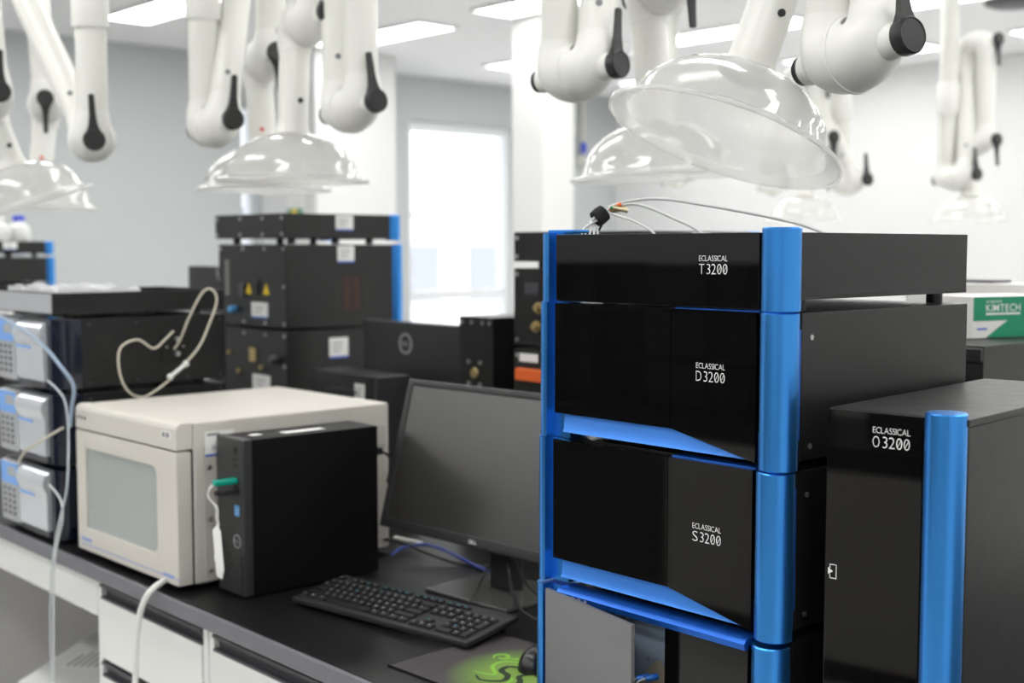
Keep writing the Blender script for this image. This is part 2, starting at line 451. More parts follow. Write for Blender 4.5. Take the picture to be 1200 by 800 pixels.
# ================================================================== MAIN CHROMATOGRAPH STACK
SX0, SX1, SY = -1.303, -.882, 1.242
def post(mb, xc, yc, r, z0, z1):
    mb.lathe([(0, z0), (r-.0015, z0), (r, z0+.0015), (r, z1-.0015), (r-.0015, z1), (0, z1)], (xc, yc, 0), (0, 0, 1), 40)
def half_post(mb, x0, x1, y0, y1, z0, z1):
    """left upright: bull-nosed outside, flat where the glass laps over it"""
    r = .020; poly = []
    for k in range(13):
        a = PI/2+ (PI/2)*k/12*1.0
    cx, cy = x0+r, y0+r
    for k in range(15):
        a = -PI/2 - (PI/2)*k/14
        poly.append((cx+r*math.cos(a), cy+r*math.sin(a)))
    poly += [(x0, y1), (x1, y1), (x1, y0+.014), (x0+r+.004, y0+.014), (x0+r+.004, y0)]
    mb.prism(poly, 'z', z0, z1)
def feet(t, xs, ys, z0, z1, r=.012, m='darkgrey'):
    for x in xs:
        for y in ys: MB().cyl((x, y, z0), (x, y, z1), r, 20).build('foot', m, t)

def word(t, model, x, z, w=.044):
    mb = MB()
    text_mb(mb, 'ECLASSICAL', x, z+.0163, w, .0068, thin=-.007, gap=.08)
    text_mb(mb, model[0], x, z, w*.19, .0125, thin=-.015)
    text_mb(mb, model[1:], x+w*.27, z, w*.73, .0125, thin=-.015, slash=True, gap=.09)
    return mb

def module(name, label, z0, z1, model, dx, pull=True, seam=-1.063):
    """z0,z1 = bottom and top of the glass front above the bench"""
    t = thing(name, label, 'chromatograph', (SX0+dx, SY, B+z0))
    W = SX1-SX0; H = z1-z0
    ox = lambda x: x-SX0
    hb = MB(); hb.box(.044, W-.003, .030, .425, .003, H, .002); 
    hb.build('housing', 'black_side', t)
    for yy, zz in ((.05, .02), (.10, .02), (.38, .02), (.05, H-.03)):
        MB().cyl((W-.003, yy, zz), (W-.0018, yy, zz), .0035, 12).build('screw', 'steel', t)
    # glass fronts: cut away below towards the far end to open the finger pull
    sx = seam-SX0; gl, gr = ox(-1.2755), ox(-.929)
    up = .028 if pull else 0.
    g1 = MB(); g1.prism([(gl, up), (sx-.0006, up), (sx-.0006, H), (gl, H)], 'y', 0, .006); g1.build('front_panel', 'gloss', t)
    g2 = MB(); g2.prism([(sx+.0006, up), (gr, 0), (gr, H), (sx+.0006, H)], 'y', 0, .006); g2.build('front_panel', 'gloss', t)
    rb = MB(); rb.box(sx+.001, gr, .0062, .0295, H-.004, H+.0022, .001); rb.build('top_trim', 'blue_dark', t)
    kb = MB(); kb.box(.045, gr, .018, .0298, .004, H-.005); kb.build('inner_frame', 'darkgrey', t)
    if pull:
        fp = MB(); fp.prism([(.0178, .034), (.0178, .002), (.004, .0015), (.0062, .006), (.0085, .033)], 'x', gl+.012, gr); fp.build('finger_pull', 'blue_pull', t)
    lp = MB(); half_post(lp, -.013, .0445, 0, .05, -.008, H+.0005); lp.build('post', 'blue', t)
    rp = MB(); post(rp, W-.0215, .012, .0232, -.0075, H+.0005)
    rp.build('post', 'blue', t)
    sl = MB(); sl.box(W-.0028, W-.0012, .021, .0265, .03, H-.02, .0006); sl.build('edge_groove', 'blue_dark', t)
    feet(t, (.08, W-.04), (.06, .38), -.0095, .003)
    return t, ox

# pump at the bottom, its near-side door swung open
def pump():
    z0, z1 = .008, .200
    t = thing('pump_module', 'lowest black unit of the blue-posted stack, door open on blue fittings', 'chromatograph', (SX0-.006, SY, B+z0))
    W = SX1-SX0; H = z1-z0; ox = lambda x: x-SX0
    hb = MB(); hb.box(.044, W-.003, .24, .425, .003, H, .002); hb.box(W-.006, W-.003, .03, .24, .003, H)
    hb.box(.044, W-.006, .03, .24, H-.004, H); hb.box(.044, W-.006, .03, .24, .003, .007); hb.box(.044, .048, .03, .24, .007, H-.004)
    hb.build('housing', 'black_side', t)
    sx = ox(-1.063); gr = ox(-.929)
    MB().box(sx, gr, 0, .006, .0, H-.006, .0008).build('front_panel', 'gloss', t)
    MB().box(sx, sx+.012, .0062, .0162, .0, H-.010).build('panel_edge', 'navy', t)
    # blue lip over the opening
    lp = MB(); lp.prism([(-.004, H+.0), (-.008, H-.004), (-.006, H-.012), (.028, H-.012), (.028, H+.002), (.0, H+.002)], 'x', .046, gr); lp.build('top_lip', 'blue_dark', t)
    ic = MB()
    for k, x in enumerate((.078, .09, .102)):
        ic.lathe([(.0022, 0), (.0022, .0002), (.0015, .0002), (.0015, 0)], (x, -.0075, H-.007), (0, -1, 0), 16)
    ic.build('icon', 'print_white', t)
    MB().box(.050, W-.007, .034, .039, .008, H-.013).build('valve_panel', 'tray_in', t)
    l1 = MB()
    text_mb(l1, 'A', ox(-1.123), .112, .006, .007, y=.0335); text_mb(l1, 'D', ox(-1.083), .112, .006, .007, y=.0335)
    text_mb(l1, 'B', ox(-1.123), .044, .006, .007, y=.0335); text_mb(l1, 'C', ox(-1.083), .044, .006, .007, y=.0335)
    l1.build('lettering', 'cable_black', t)
    vp = MB(); c = (ox(-1.100), .083)
    s = .036
    vp.prism([(c[0]-s, c[1]), (c[0], c[1]-s), (c[0]+s, c[1]), (c[0], c[1]+s)], 'y', .024, .0335, .001); vo = vp.build('valve_plate', 'gold', t)
    for k, (ax, az) in enumerate(((-.012, .012), (.004, .016), (-.010, -.006), (.010, -.004), (0, -.018))):
        f = MB(); f.sweep([(c[0]+ax, .0245, c[1]+az), (c[0]+ax-.004, .016, c[1]+az-.001), (c[0]+ax-.008, .009, c[1]+az-.002)], [.0045, .0045, .0035], 12)
        f.build('fitting', 'blue_bright', vo)
        f = MB(); f.sweep(smooth([(c[0]+ax-.0078, .0095, c[1]+az-.002), (c[0]+ax-.02, .006, c[1]+az-.012), (c[0]+ax-.03, .012, c[1]+az-.05)]), .0016, 8)
        f.build('tube', 'tube_clear', vo)
    kn = MB(); kn.cyl((.150, .018, H-.022), (.150, .0335, H-.022), .006, 16, .001); kn.cyl((.166, .024, H-.023), (.166, .0335, H-.023), .005, 16, .001); kn.build('thumb_screw', 'steel', t)
    # open door leaf, hinged on the upright
    a = math.radians(-11.5)
    mt = Matrix.Translation((.024, -.001, 0)) @ Matrix.Rotation(a, 4, 'Z')
    MB().box(0, .207, -.0065, -.0005, .0, H-.004, .0008, mtx=mt).build('door', 'door_reflection', t)
    lp = MB(); half_post(lp, -.014, .0435, 0, .05, -.004, H-.002); lp.build('post', 'blue', t)
    rp = MB(); post(rp, W-.0215, .012, .0232, -.004, H-.0015); rp.build('post', 'blue', t)
    feet(t, (.08, W-.04), (.06, .38), -.008, .003)
pump()
t, ox = module('autosampler_module', 'black S3200 unit with glossy front and blue finger pull', .213, .411, 'S3200', -.003)
word(t, 'S3200', ox(-1.021), .096, .0455).build('lettering', 'print_white', t).location.y = -.0004
t, ox = module('detector_module', 'black D3200 unit with glossy front below the tray', .4205, .6025, 'D3200', 0)
word(t, 'D3200', ox(-1.021), .0925, .0455).build('lettering', 'print_white', t).location.y = -.0004
# tray on top
t = thing('solvent_tray', 'black T3200 tray with blue uprights on top of the stack', 'solvent tray', (SX0+.003, SY, B+.612))
W = SX1-SX0; H = .086
tr = MB(); tr.box(.030, W-.003, .010, .414, .006, .010); tr.box(.030, .034, .010, .414, .010, H); tr.box(W-.007, W-.003, .010, .414, .010, H, .0008)
tr.box(.034, W-.007, .410, .414, .010, H); tr.box(.034, W-.007, .010, .014, .010, H)
tr.build('tray', 'black', t)
MB().box(.0265, W-.047, 0, .006, -.006, H, .0006).build('front_panel', 'gloss', t)
o = word(t, 'T3200', (-1.018)-SX0-.003, .035, .0445).build('lettering', 'print_white', t); o.location.y = -.0004
lp = MB(); half_post(lp, -.012, .026, 0, .05, -.0085, H+.002); lp.box(-.006, .042, .0155, .0505, H+.0022, H+.007, .001); lp.build('post', 'blue', t)
MB().box(.024, .044, .007, .0095, -.0085, -.0062).build('post_foot', 'blue_dark', t)
rp = MB(); post(rp, W-.0235, .012, .0235, -.0085, H+.006); rp.build('post', 'blue', t)
feet(t, (.075, W-.035), (.06, .385), -.0088, .0065, .011)

# tubes bundled over the tray
tb = thing('tubing_bundle', 'clear tubing bundle held by a black strap above the T3200 tray', 'tubing', (-1.235, SY+.07, B+.70))
c = at(703, 253, 1.87)
mb = MB(); ax = cv(.75, .6, .25)
mb.lathe([(.0085, -.010), (.0125, -.009), (.0135, 0), (.0125, .009), (.0085, .010), (.0085, -.010)], c, ax, 28); mb.box(-.001, .001, -.006, .006, -.018, 0, mtx=Matrix.Translation(c+cv(.6, -.6, -.6)*.011) @ Matrix.Rotation(.9, 4, 'Z') @ Matrix.Rotation(.5, 4, 'Y'))
mb.build('strap', 'velcro', tb, world=True)
for k in range(5):
    mb = MB(); e = c+Vector((math.cos(k*1.26)*.005, math.sin(k*1.26)*.005, 0))
    mb.sweep(smooth([at(680+k*5, 284, 1.80+.012*k), at(684+k*4, 268, 1.82+.01*k), e-ax*.012, e, e+ax*.012]), .0015, 8); mb.build('tube', 'tube_clear', tb, world=True)
for pts in (((712, 243, 1.88), (735, 236, 1.9), (775, 233, 1.92), (830, 241, 1.9), (900, 254, 1.86), (945, 265, 1.83), (985, 282, 1.82)),
            ((712, 246, 1.88), (737, 239, 1.87), (760, 243, 1.86), (790, 256, 1.84), (815, 268, 1.82), (835, 284, 1.81)),
            ((712, 249, 1.87), (725, 253, 1.85), (745, 260, 1.82), (765, 272, 1.80), (775, 286, 1.79))):
    mb = MB(); mb.sweep(smooth([at(*q) for q in pts]), .0021 if pts[0][1] != 249 else .0017, 8); mb.build('tube', 'tube_clear', tb, world=True)
for k, (u0, v0, u1, v1, m) in enumerate(((714, 246, 728, 239, 'orange'), (716, 248, 734, 244, 'brass'), (715, 244, 724, 243, 'kim_green'), (718, 243, 736, 247, 'gold'))):
    mb = MB(); mb.sweep([at(u0, v0, 1.872-.004*k), at(u1, v1, 1.872-.004*k)], [.0022, .0035], 8); mb.build('colour_tag', m, tb, world=True)

# ================================================================== COLUMN OVEN O3200
t = thing('column_oven', 'tall narrow black O3200 unit with a blue upright', 'chromatograph', (-.834, 1.252, B), math.radians(4.9))
W, D, H = .163, .445, .496
MB().box(0, W, .010, D, .004, H-.009, .002).build('housing', 'black', t)
MB().box(-.001, W+.002, .007, D+.002, H-.0088, H, .002).build('lid', 'black', t)
MB().box(0, .116, 0, .0065, .0, H-.001, .001).build('front_panel', 'gloss', t)
rp = MB(); post(rp, .1405, .004, .0225, .0, H+.006); rp.build('post', 'blue', t)
mb = word(t, 'O3200', .057, H-.040, .0445); o = mb.build('lettering', 'print_white', t); o.location.y = -.0004
# door symbol
mb = MB(); x, z = .0045, .297; th = .0008
for q in ((x+.002, x+.010, z, z+th), (x+.002, x+.010, z+.016, z+.016+th), (x+.010, x+.010+th, z, z+.016+th), (x+.002, x+.002+th, z, z+.005), (x+.002, x+.002+th, z+.012, z+.016)):
    mb.box(q[0], q[1], -.0004, -.0001, q[2], q[3])
mb.prism([(x, z+.0045), (x+.0062, z+.0085), (x, z+.0125)], 'y', -.0004, -.0001)
mb.build('door_symbol', 'print_white', t)
feet(t, (.03, W-.03), (.05, D-.05), 0, .005)

# ================================================================== MONITOR, KEYBOARD, MOUSE, TOWER
BLX = (-2.117, 1.552)
yaw = math.radians(3.0); tilt = math.radians(15.5)
mo = thing('monitor', 'black monitor with a dark blank screen facing the keyboard', 'monitor', (BLX[0]+.28*math.cos(yaw), BLX[1]+.28*math.sin(yaw), B), yaw)
mt = Matrix.Translation((0, 0, .104)) @ Matrix.Rotation(-tilt, 4, 'X')
W, H = .56, .312
bz = MB(); bz.box(-W/2, -W/2+.016, 0, .022, 0, H, .003, mtx=mt); bz.box(W/2-.016, W/2, 0, .022, 0, H, .003, mtx=mt)
bz.box(-W/2+.014, W/2-.014, 0, .022, 0, .021, .003, mtx=mt); bz.box(-W/2+.014, W/2-.014, 0, .022, H-.014, H, .003, mtx=mt)
bz.build('bezel', 'bezel', mo)
MB().box(-W/2+.012, W/2-.012, .003, .008, .018, H-.011, mtx=mt).build('screen', 'screen', mo)
bk = MB(); bk.box(-W/2+.004, W/2-.004, .0085, .034, .004, H-.004, .006, mtx=mt); bk.box(-.12, .12, .0345, .05, .06, .25, .008, mtx=mt); bk.build('back_cover', 'bezel', mo)
lg = MB(); text_mb(lg, 'DELL', -.011, .007, .022, .0065, thin=.01, mtx=mt, y=-.0004); lg.build('logo', 'print_white', mo)
sd = MB(); sd.box(-.032, .032, .078, .112, .006, .30, .006); sd.box(-.04, .04, .06, .085, .2, .27, .004); sd.build('stand', 'bezel', mo)
MB().box(-.115, .115, -.02, .17, 0, .008, .003).build('stand_base', 'base_plate', mo)

kbt = thing('keyboard', 'black full size keyboard lying on the worktop', 'keyboard', (-2.041, 1.291, B), math.radians(8))
W, D = .446, .140
tl = Matrix.Translation((0, 0, .006)) @ Matrix.Rotation(math.radians(6.5), 4, 'X')
MB().box(0, W, 0, D, 0, .012, .004, mtx=tl).build('deck', 'kb', kbt)
rows = []
U = .0188
def keyrow(y, defs, x0): 
    x = x0; out = []
    for wd in defs:
        if wd > 0: out.append((x, x+wd*U-.0028, y, y+.0155))
        x += abs(wd)*U
    return out
y0 = .011; pit = .0188
main = []
main += keyrow(y0, [1.25, 1.25, 1.25, 6.25, 1.25, 1.25, 1.25, 1.25], .010)
main += keyrow(y0+pit, [2.25]+[1]*10+[2.75], .010)
main += keyrow(y0+2*pit, [1.75]+[1]*11+[2.25], .010)
main += keyrow(y0+3*pit, [1.5]+[1]*12+[1.5], .010)
main += keyrow(y0+4*pit, [1]*13+[2], .010)
fn = keyrow(y0+5*pit+.006, [1, -1]+[1]*4+[-.5]+[1]*4+[-.5]+[1]*4, .010)
fn = [(a, b, c_, c_+.011) for a, b, c_, d_ in fn]
xn = .010+15.35*U
nav = keyrow(y0, [1, 1, 1], xn)+keyrow(y0+pit, [-1, 1], xn)+keyrow(y0+3*pit, [1, 1, 1], xn)+keyrow(y0+4*pit, [1, 1, 1], xn)
nav += [(a, b, c_, c_+.011) for a, b, c_, d_ in keyrow(y0+5*pit+.006, [1, 1, 1], xn)]
xp = xn+3.3*U
num = []
for r in range(5):
    num += keyrow(y0+r*pit, ([2, 1] if r == 0 else [1, 1, 1]), xp)
num += [(xp+3*U, xp+4*U-.0028, y0, y0+pit+.0155), (xp+3*U, xp+4*U-.0028, y0+2*pit, y0+3*pit+.0155), (xp+3*U, xp+4*U-.0028, y0+4*pit, y0+4*pit+.0155)]
marks, teal = MB(), MB()
for nm, ks in (('letter_keys', main), ('function_keys', fn), ('navigation_keys', nav), ('numpad_keys', num)):
    mb = MB()
    for i, (a, b, c_, d_) in enumerate(ks):
        b2 = bmesh.new(); q = .0016
        lo = [b2.verts.new(v) for v in ((a, c_, .012), (b, c_, .012), (b, d_, .012), (a, d_, .012))]
        hi = [b2.verts.new(v) for v in ((a+q, c_+q*.6, .0165), (b-q, c_+q*.6, .0165), (b-q, d_-q*1.4, .017), (a+q, d_-q*1.4, .017))]
        b2.faces.new(hi)
        for k in range(4): b2.faces.new((lo[k], lo[(k+1) % 4], hi[(k+1) % 4], hi[k]))
        mb._merge(b2, tl)
        if b-a < .03:
            tgt = teal if (nm == 'function_keys' and i > 4) or (nm == 'navigation_keys' and i > 9) or i % 17 == 3 else marks
            tgt.box(a+.004, a+.0075, d_-.0075, d_-.0045, .01705, .0172, mtx=tl)
    mb.build(nm[:-1]+'_block' if False else nm.replace('keys', 'key_field'), 'key', kbt)
marks.build('key_lettering', 'key_mark', kbt); tag(teal.build('key_lettering', 'key_teal', kbt), 'teal key lettering')
for xa in (.02, W-.06): MB().box(xa, xa+.04, D-.02, D-.012, 0, .015, .001).build('foot', 'kb', kbt)

# mouse mat with its green snake print
def pad_material():
    m, nt, p = new_mat('mouse mat print')
    tc = nt.nodes.new('ShaderNodeTexCoord'); mp = nt.nodes.new('ShaderNodeMapping')
    mp.inputs['Location'].default_value = (-.195, -.125, 0); mp.inputs['Scale'].default_value = (1, 1, 0)
    nt.links.new(tc.outputs['Object'], mp.inputs['Vector'])
    ln = nt.nodes.new('ShaderNodeVectorMath'); ln.operation = 'LENGTH'; nt.links.new(mp.outputs[0], ln.inputs[0])
    cr = nt.nodes.new('ShaderNodeValToRGB')
    e = cr.color_ramp.elements
    e[0].position = .05; e[0].color = (.20, .34, .06, 1); e[1].position = .135; e[1].color = (.052, .044, .048, 1)
    k = cr.color_ramp.elements.new(.09); k.color = (.13, .22, .05, 1)
    nt.links.new(ln.outputs['Value'], cr.inputs[0])
    nz = nt.nodes.new('ShaderNodeTexNoise'); nz.inputs['Scale'].default_value = 900
    nt.links.new(tc.outputs['Object'], nz.inputs['Vector'])
    bp = nt.nodes.new('ShaderNodeBump'); bp.inputs['Strength'].default_value = .3; bp.inputs['Distance'].default_value = .0005
    nt.links.new(nz.outputs['Fac'], bp.inputs['Height']); nt.links.new(bp.outputs[0], p.inputs['Normal'])
    nt.links.new(cr.outputs[0], p.inputs['Base Color']); p.inputs['Roughness'].default_value = .8
    return m
M['pad'] = pad_material()
pm = thing('mouse_mat', 'dark mouse mat with a glowing green snake print', 'mouse mat', (-1.634, 1.218, B), math.radians(2))
MB().box(0, .315, 0, .245, 0, .003, .0012).build('mat_surface', 'pad', pm)
ed = MB()
for q in ((-.003, .0, -.003, .248), (.315, .318, -.003, .248), (0, .315, -.003, 0), (0, .315, .245, .248)): ed.box(*q, 0, .0035, .0008)
ed.build('stitched_edge', 'cable_black', pm)
M['snake'] = mat('dark snake print', (.012, .03, .008), .8); M['snake_green'] = mat('green snake print', (.22, .5, .05), .8)
def squiggle(pts, wd):
    P = smooth([Vector((a, b_, 0)) for a, b_ in pts], 8); b2 = bmesh.new(); prev = None
    for i, q in enumerate(P):
        t_ = (P[min(i+1, len(P)-1)]-P[max(i-1, 0)]).normalized(); nn = Vector((-t_.y, t_.x, 0))
        ww = wd*(1-.75*abs(2*i/(len(P)-1)-1)**2)
        cur = (b2.verts.new((q+nn*ww)[:2]+(.0033,)), b2.verts.new((q-nn*ww)[:2]+(.0033,)))
        if prev: b2.faces.new((prev[0], prev[1], cur[1], cur[0]))
        prev = cur
    return b2
sn, sg = MB(), MB()
for sgn in (1, -1):
    pass
cx, cy = .195, .11
sn._merge(squiggle([(cx-.06, cy-.045), (cx-.035, cy-.055), (cx-.01, cy-.035), (cx-.02, cy-.012), (cx-.045, cy-.002), (cx-.05, cy+.02), (cx-.02, cy+.03), (cx+.02, cy+.015)], .0055))
sn._merge(squiggle([(cx-.04, cy-.08), (cx-.005, cy-.075), (cx+.02, cy-.05), (cx+.015, cy-.02), (cx-.005, cy), (cx+.01, cy+.025), (cx+.04, cy+.02)], .005))
sn._merge(squiggle([(cx+.01, cy-.085), (cx+.045, cy-.075), (cx+.06, cy-.045), (cx+.04, cy-.02), (cx+.055, cy+.01)], .0045))
sg._merge(squiggle([(cx-.075, cy-.035), (cx-.05, cy-.03), (cx-.04, cy-.02), (cx-.07, cy+.002), (cx-.075, cy+.03), (cx-.045, cy+.05), (cx, cy+.045)], .0035))
sg._merge(squiggle([(cx-.085, cy+.035), (cx-.07, cy+.055), (cx-.05, cy+.06), (cx-.04, cy+.05), (cx-.055, cy+.042)], .004))
sg._merge(squiggle([(cx-.02, cy-.06), (cx+.005, cy-.05), (cx+.0, cy-.025), (cx-.02, cy-.005)], .003))
sg._merge(squiggle([(cx-.098, cy+.030), (cx-.108, cy+.045), (cx-.098, cy+.058), (cx-.085, cy+.052), (cx-.088, cy+.040), (cx-.098, cy+.042)], .0035))
sn.build('snake_logo', 'snake', pm); sg.build('snake_outline', 'snake_green', pm)
ms = thing('mouse', 'black computer mouse on the green printed mat', 'mouse', (-1.462, 1.40, B+.0036), math.radians(12))
b2 = bmesh.new(); bmesh.ops.create_uvsphere(b2, u_segments=32, v_segments=16, radius=1)
for v in b2.verts:
    x, y, z = v.co; z2 = max(z, 0)
    v.co = (x*.031*(1-.12*y), y*.056, z2*.036*(1-.25*y) if z > 0 else 0)
mb = MB(); mb._merge(b2); mb.build('shell', 'mouse', ms, angle=60)
mb = MB(); mb.cyl((-.003, .032, .028), (.003, .032, .028), .009, 16); mb.build('scroll_wheel', 'darkgrey', ms)

# desktop tower
dt = thing('desktop_tower', 'small black desktop tower with green stick plugged in its front', 'computer tower', (-2.242, 1.247, B), math.radians(-.5))
W, D, H = .104, .318, .311
MB().box(.001, W, .022, D, .003, H-.001, .002).build('case', 'tower_side', dt)
fz = MB(); fz.box(0, W+.0005, 0, .0215, .003, H, .004); fo = fz.build('front_bezel', 'tower_front', dt)
vt = MB(); 
for k in range(8):
    z = .03+k*.0095; x1 = W-.018-.0072*k if k > 1 else W-.018
    for j in range(7):
        xa = .010+j*.011
        if xa+.006 < .088-k*.007: vt.box(xa, xa+.007, -.0004, .0002, z, z+.006)
vt.build('vent', 'cable_black', dt)
mb = MB(); mb.prism([(.012, .006), (W-.006, .006), (W-.006, .085)], 'y', -.003, -.0002, .001); mb.build('lower_wedge', 'tower_front', dt)
mb = MB(); ring_logo(mb, (.078, .110), .0135, y=-.0006); mb.build('logo', 'logo_grey', dt)
mb = MB(); mb.box(.070, .088, -.0006, -.0001, .160, .181); o = mb.build('sticker', 'sky_blue', dt)
mb = MB(); text_mb(mb, 'intel', .072, .170, .014, .005, y=-.0009); text_mb(mb, 'CORE', .072, .163, .012, .004, y=-.0009); mb.build('print', 'print_white', o)
mb = MB(); 
for z in (.215, .255, .268): mb.box(.066, .080, -.0005, .0, z, z+.006)
mb.lathe([(0, 0), (.0085, 0), (.0085, .0008), (.007, .0012), (0, .0012)], (.074, -.0002, .288), (0, -1, 0), 24)
mb.build('port', 'cable_black', dt)
mb = MB(); mb.box(.056, .080, .11, .205, H, H+.0004); mb.build('paper_label', 'paper', dt)
mb = MB(); mb.box(.044, .066, .045, .068, H, H+.0004); mb.build('paper_label', 'paper', dt)
mb = MB(); mb.box(.001, .007, -.0005, .0, H-.020, H-.014); mb.build('badge', 'paper_grey', dt)
feet(dt, (.02, W-.02), (.03, D-.03), 0, .004, .008)
# usb sticks with tags
us = thing('usb_stick', 'green translucent stick in the tower front with looped cord and white tags', 'usb stick', (-2.242+.078, 1.247, B+.230))
mb = MB(); mb.box(-.009, .009, -.050, -.0005, -.006, .006, .004, 3); mb.build('body', 'green_usb', us)
for q in (0, 1):
    mb = MB(); s_ = -.003+q*.006
    mb.sweep(smooth([(s_, -.044, 0), (s_-.010, -.052, -.010), (s_-.012-.010*q, -.052, -.028), (s_+.002, -.046, -.046), (s_+.004, -.046, -.066), (s_+.008, -.046, -.080)]), .0013, 8); mb.build('cord', 'tube_white', us)
for k, (dx, rz, l) in enumerate(((-.012, -.15, .075), (-.006, .12, .098))):
    mt = Matrix.Translation((dx+.018, -.046-.007*k, -.078)) @ Matrix.Rotation(rz, 4, 'Z') @ Matrix.Rotation(.12*(1-2*k), 4, 'Y')
    mb = MB(); mb.prism([(-.012, -l), (.004, -l-.006), (.013, -l+.012), (.013, -.012), (.003, 0), (-.012, -.010)], 'y', -.0004, .0004, mtx=mt); mb.build('tag', 'paper', us)
us2 = thing('usb_stick', 'black stick in the tower front just under the green one', 'usb stick', (-2.242+.080, 1.247, B+.210))
mb = MB(); mb.box(-.009, .009, -.042, -.0005, -.0055, .0055, .003); mb.build('body', 'darkgrey', us2)
mb = MB(); mb.box(-.007, .007, -.047, -.0421, -.004, .004, .001); mb.build('cap_end', 'black', us2)

# ================================================================== BEIGE BENCH OVEN
bo = thing('bench_oven', 'beige box oven with a glazed door on the worktop', 'oven', (-2.716, 1.165, B), math.radians(.5))
W, D, H = .458, .52, .337
bd = MB(); bd.box(.004, W, .036, D, .012, H, .006); bd.build('body', 'beige', bo)
MB().box(W+.0002, W+.0014, .06, D-.012, .022, H-.05).build('side_sheet', 'beige_side', bo)
cs = MB(); cs.prism([(.0, .284), (.0355, .284), (.0355, H), (.012, H), (.004, H-.004), (.0, H-.012)], 'x', 0, W, .0015); cs.build('control_strip', 'beige', bo)
dr = MB(); z0, z1 = .014, .280; wx0, wx1, wz0, wz1 = .044, .372, .066, .242
dr.box(0, wx0, 0, .033, z0, z1, .003); dr.box(wx1, W, 0, .033, z0, z1, .003); dr.box(wx0-.002, wx1+.002, 0, .033, z0, wz0, .003); dr.box(wx0-.002, wx1+.002, 0, .033, wz1, z1, .003)
# rounded inner corners
def corner(cx_, cz_, sx_, sz_, r_=.022):
    pl = [(cx_, cz_)]
    for k in range(7):
        a = (PI/2)*k/6
        pl.append((cx_+sx_*r_*(1-math.sin(a)), cz_+sz_*r_*(1-math.cos(a))))
    dr.prism(pl, 'y', .002, .031)
corner(wx1, wz1, -1, -1); corner(wx1, wz0, -1, 1)
dro = dr.build('door', 'beige', bo)
MB().box(wx0+.0005, wx1-.0005, .0045, .0085, wz0+.0005, wz1-.0005).build('glass', 'ovenglass', dro)
mb = MB(); mb.box(.006, W-.0015, .0325, .0365, z0+.002, z1+.003); mb.build('door_seal', 'beige_dark', bo)
mb = MB(); mb.box(.018, .070, -.0005, -.0001, .036, .043); mb.box(.02, .395, -.0005, -.0001, .0275, .0295)
mb.box(.395, .440, -.0005, -.0001, .0265, .0335); mb.box(.445, .468, -.0005, -.0001, .0275, .0295); mb.build('blue_stripe', 'stripe_blue', bo)
mb = MB(); mb.box(.40, .436, -.0008, -.0001, .305, .319); o = mb.build('badge', 'paper', bo)
mb = MB(); mb.box(.404, .415, -.0011, -.0008, .307, .317); mb.box(.419, .432, -.0011, -.0008, .307, .317); mb.build('badge_print', 'paper_grey', o)
mb = MB()
for k in range(3): mb.cyl((.016+k*.017, -.0008, .309), (.016+k*.017, .002, .309), .0042, 14)
mb.build('indicator_hole', 'beige_dark', bo)
for y in (.07, .50):
    for z in (.035, .14, .245): MB().cyl((W+.0014, y, z), (W+.0035, y, z), .005, 14, .0008).build('screw', 'steel', bo)
mb = MB(); mb.box(W+.0014, W+.0018, .062, .128, .266, .316); o = mb.build('asset_label', 'paper', bo)
mb = MB(); mb.box(W+.0018, W+.0021, .062, .128, .266, .2705); mb.build('label_edge', 'label_blue', o)
mb = MB(); mb.box(W+.0018, W+.0021, .067, .095, .307, .312)
for k in range(9): mb.box(W+.0018, W+.0021, .078+k*.005, .078+k*.005+.002+.001*(k % 2), .278, .288)
for k in range(3): mb.box(W+.0018, W+.0021, .09, .12, .293+k*.005, .295+k*.005)
mb.build('label_print', 'paper_grey', o)
feet(bo, (.04, W-.04), (.08, D-.06), .0003, .0125, .014)
mb = MB(); mb.box(-.040, -.0005, .030, .055, .225, .318, .002); mb.build('hinge_block', 'beige_side', bo)

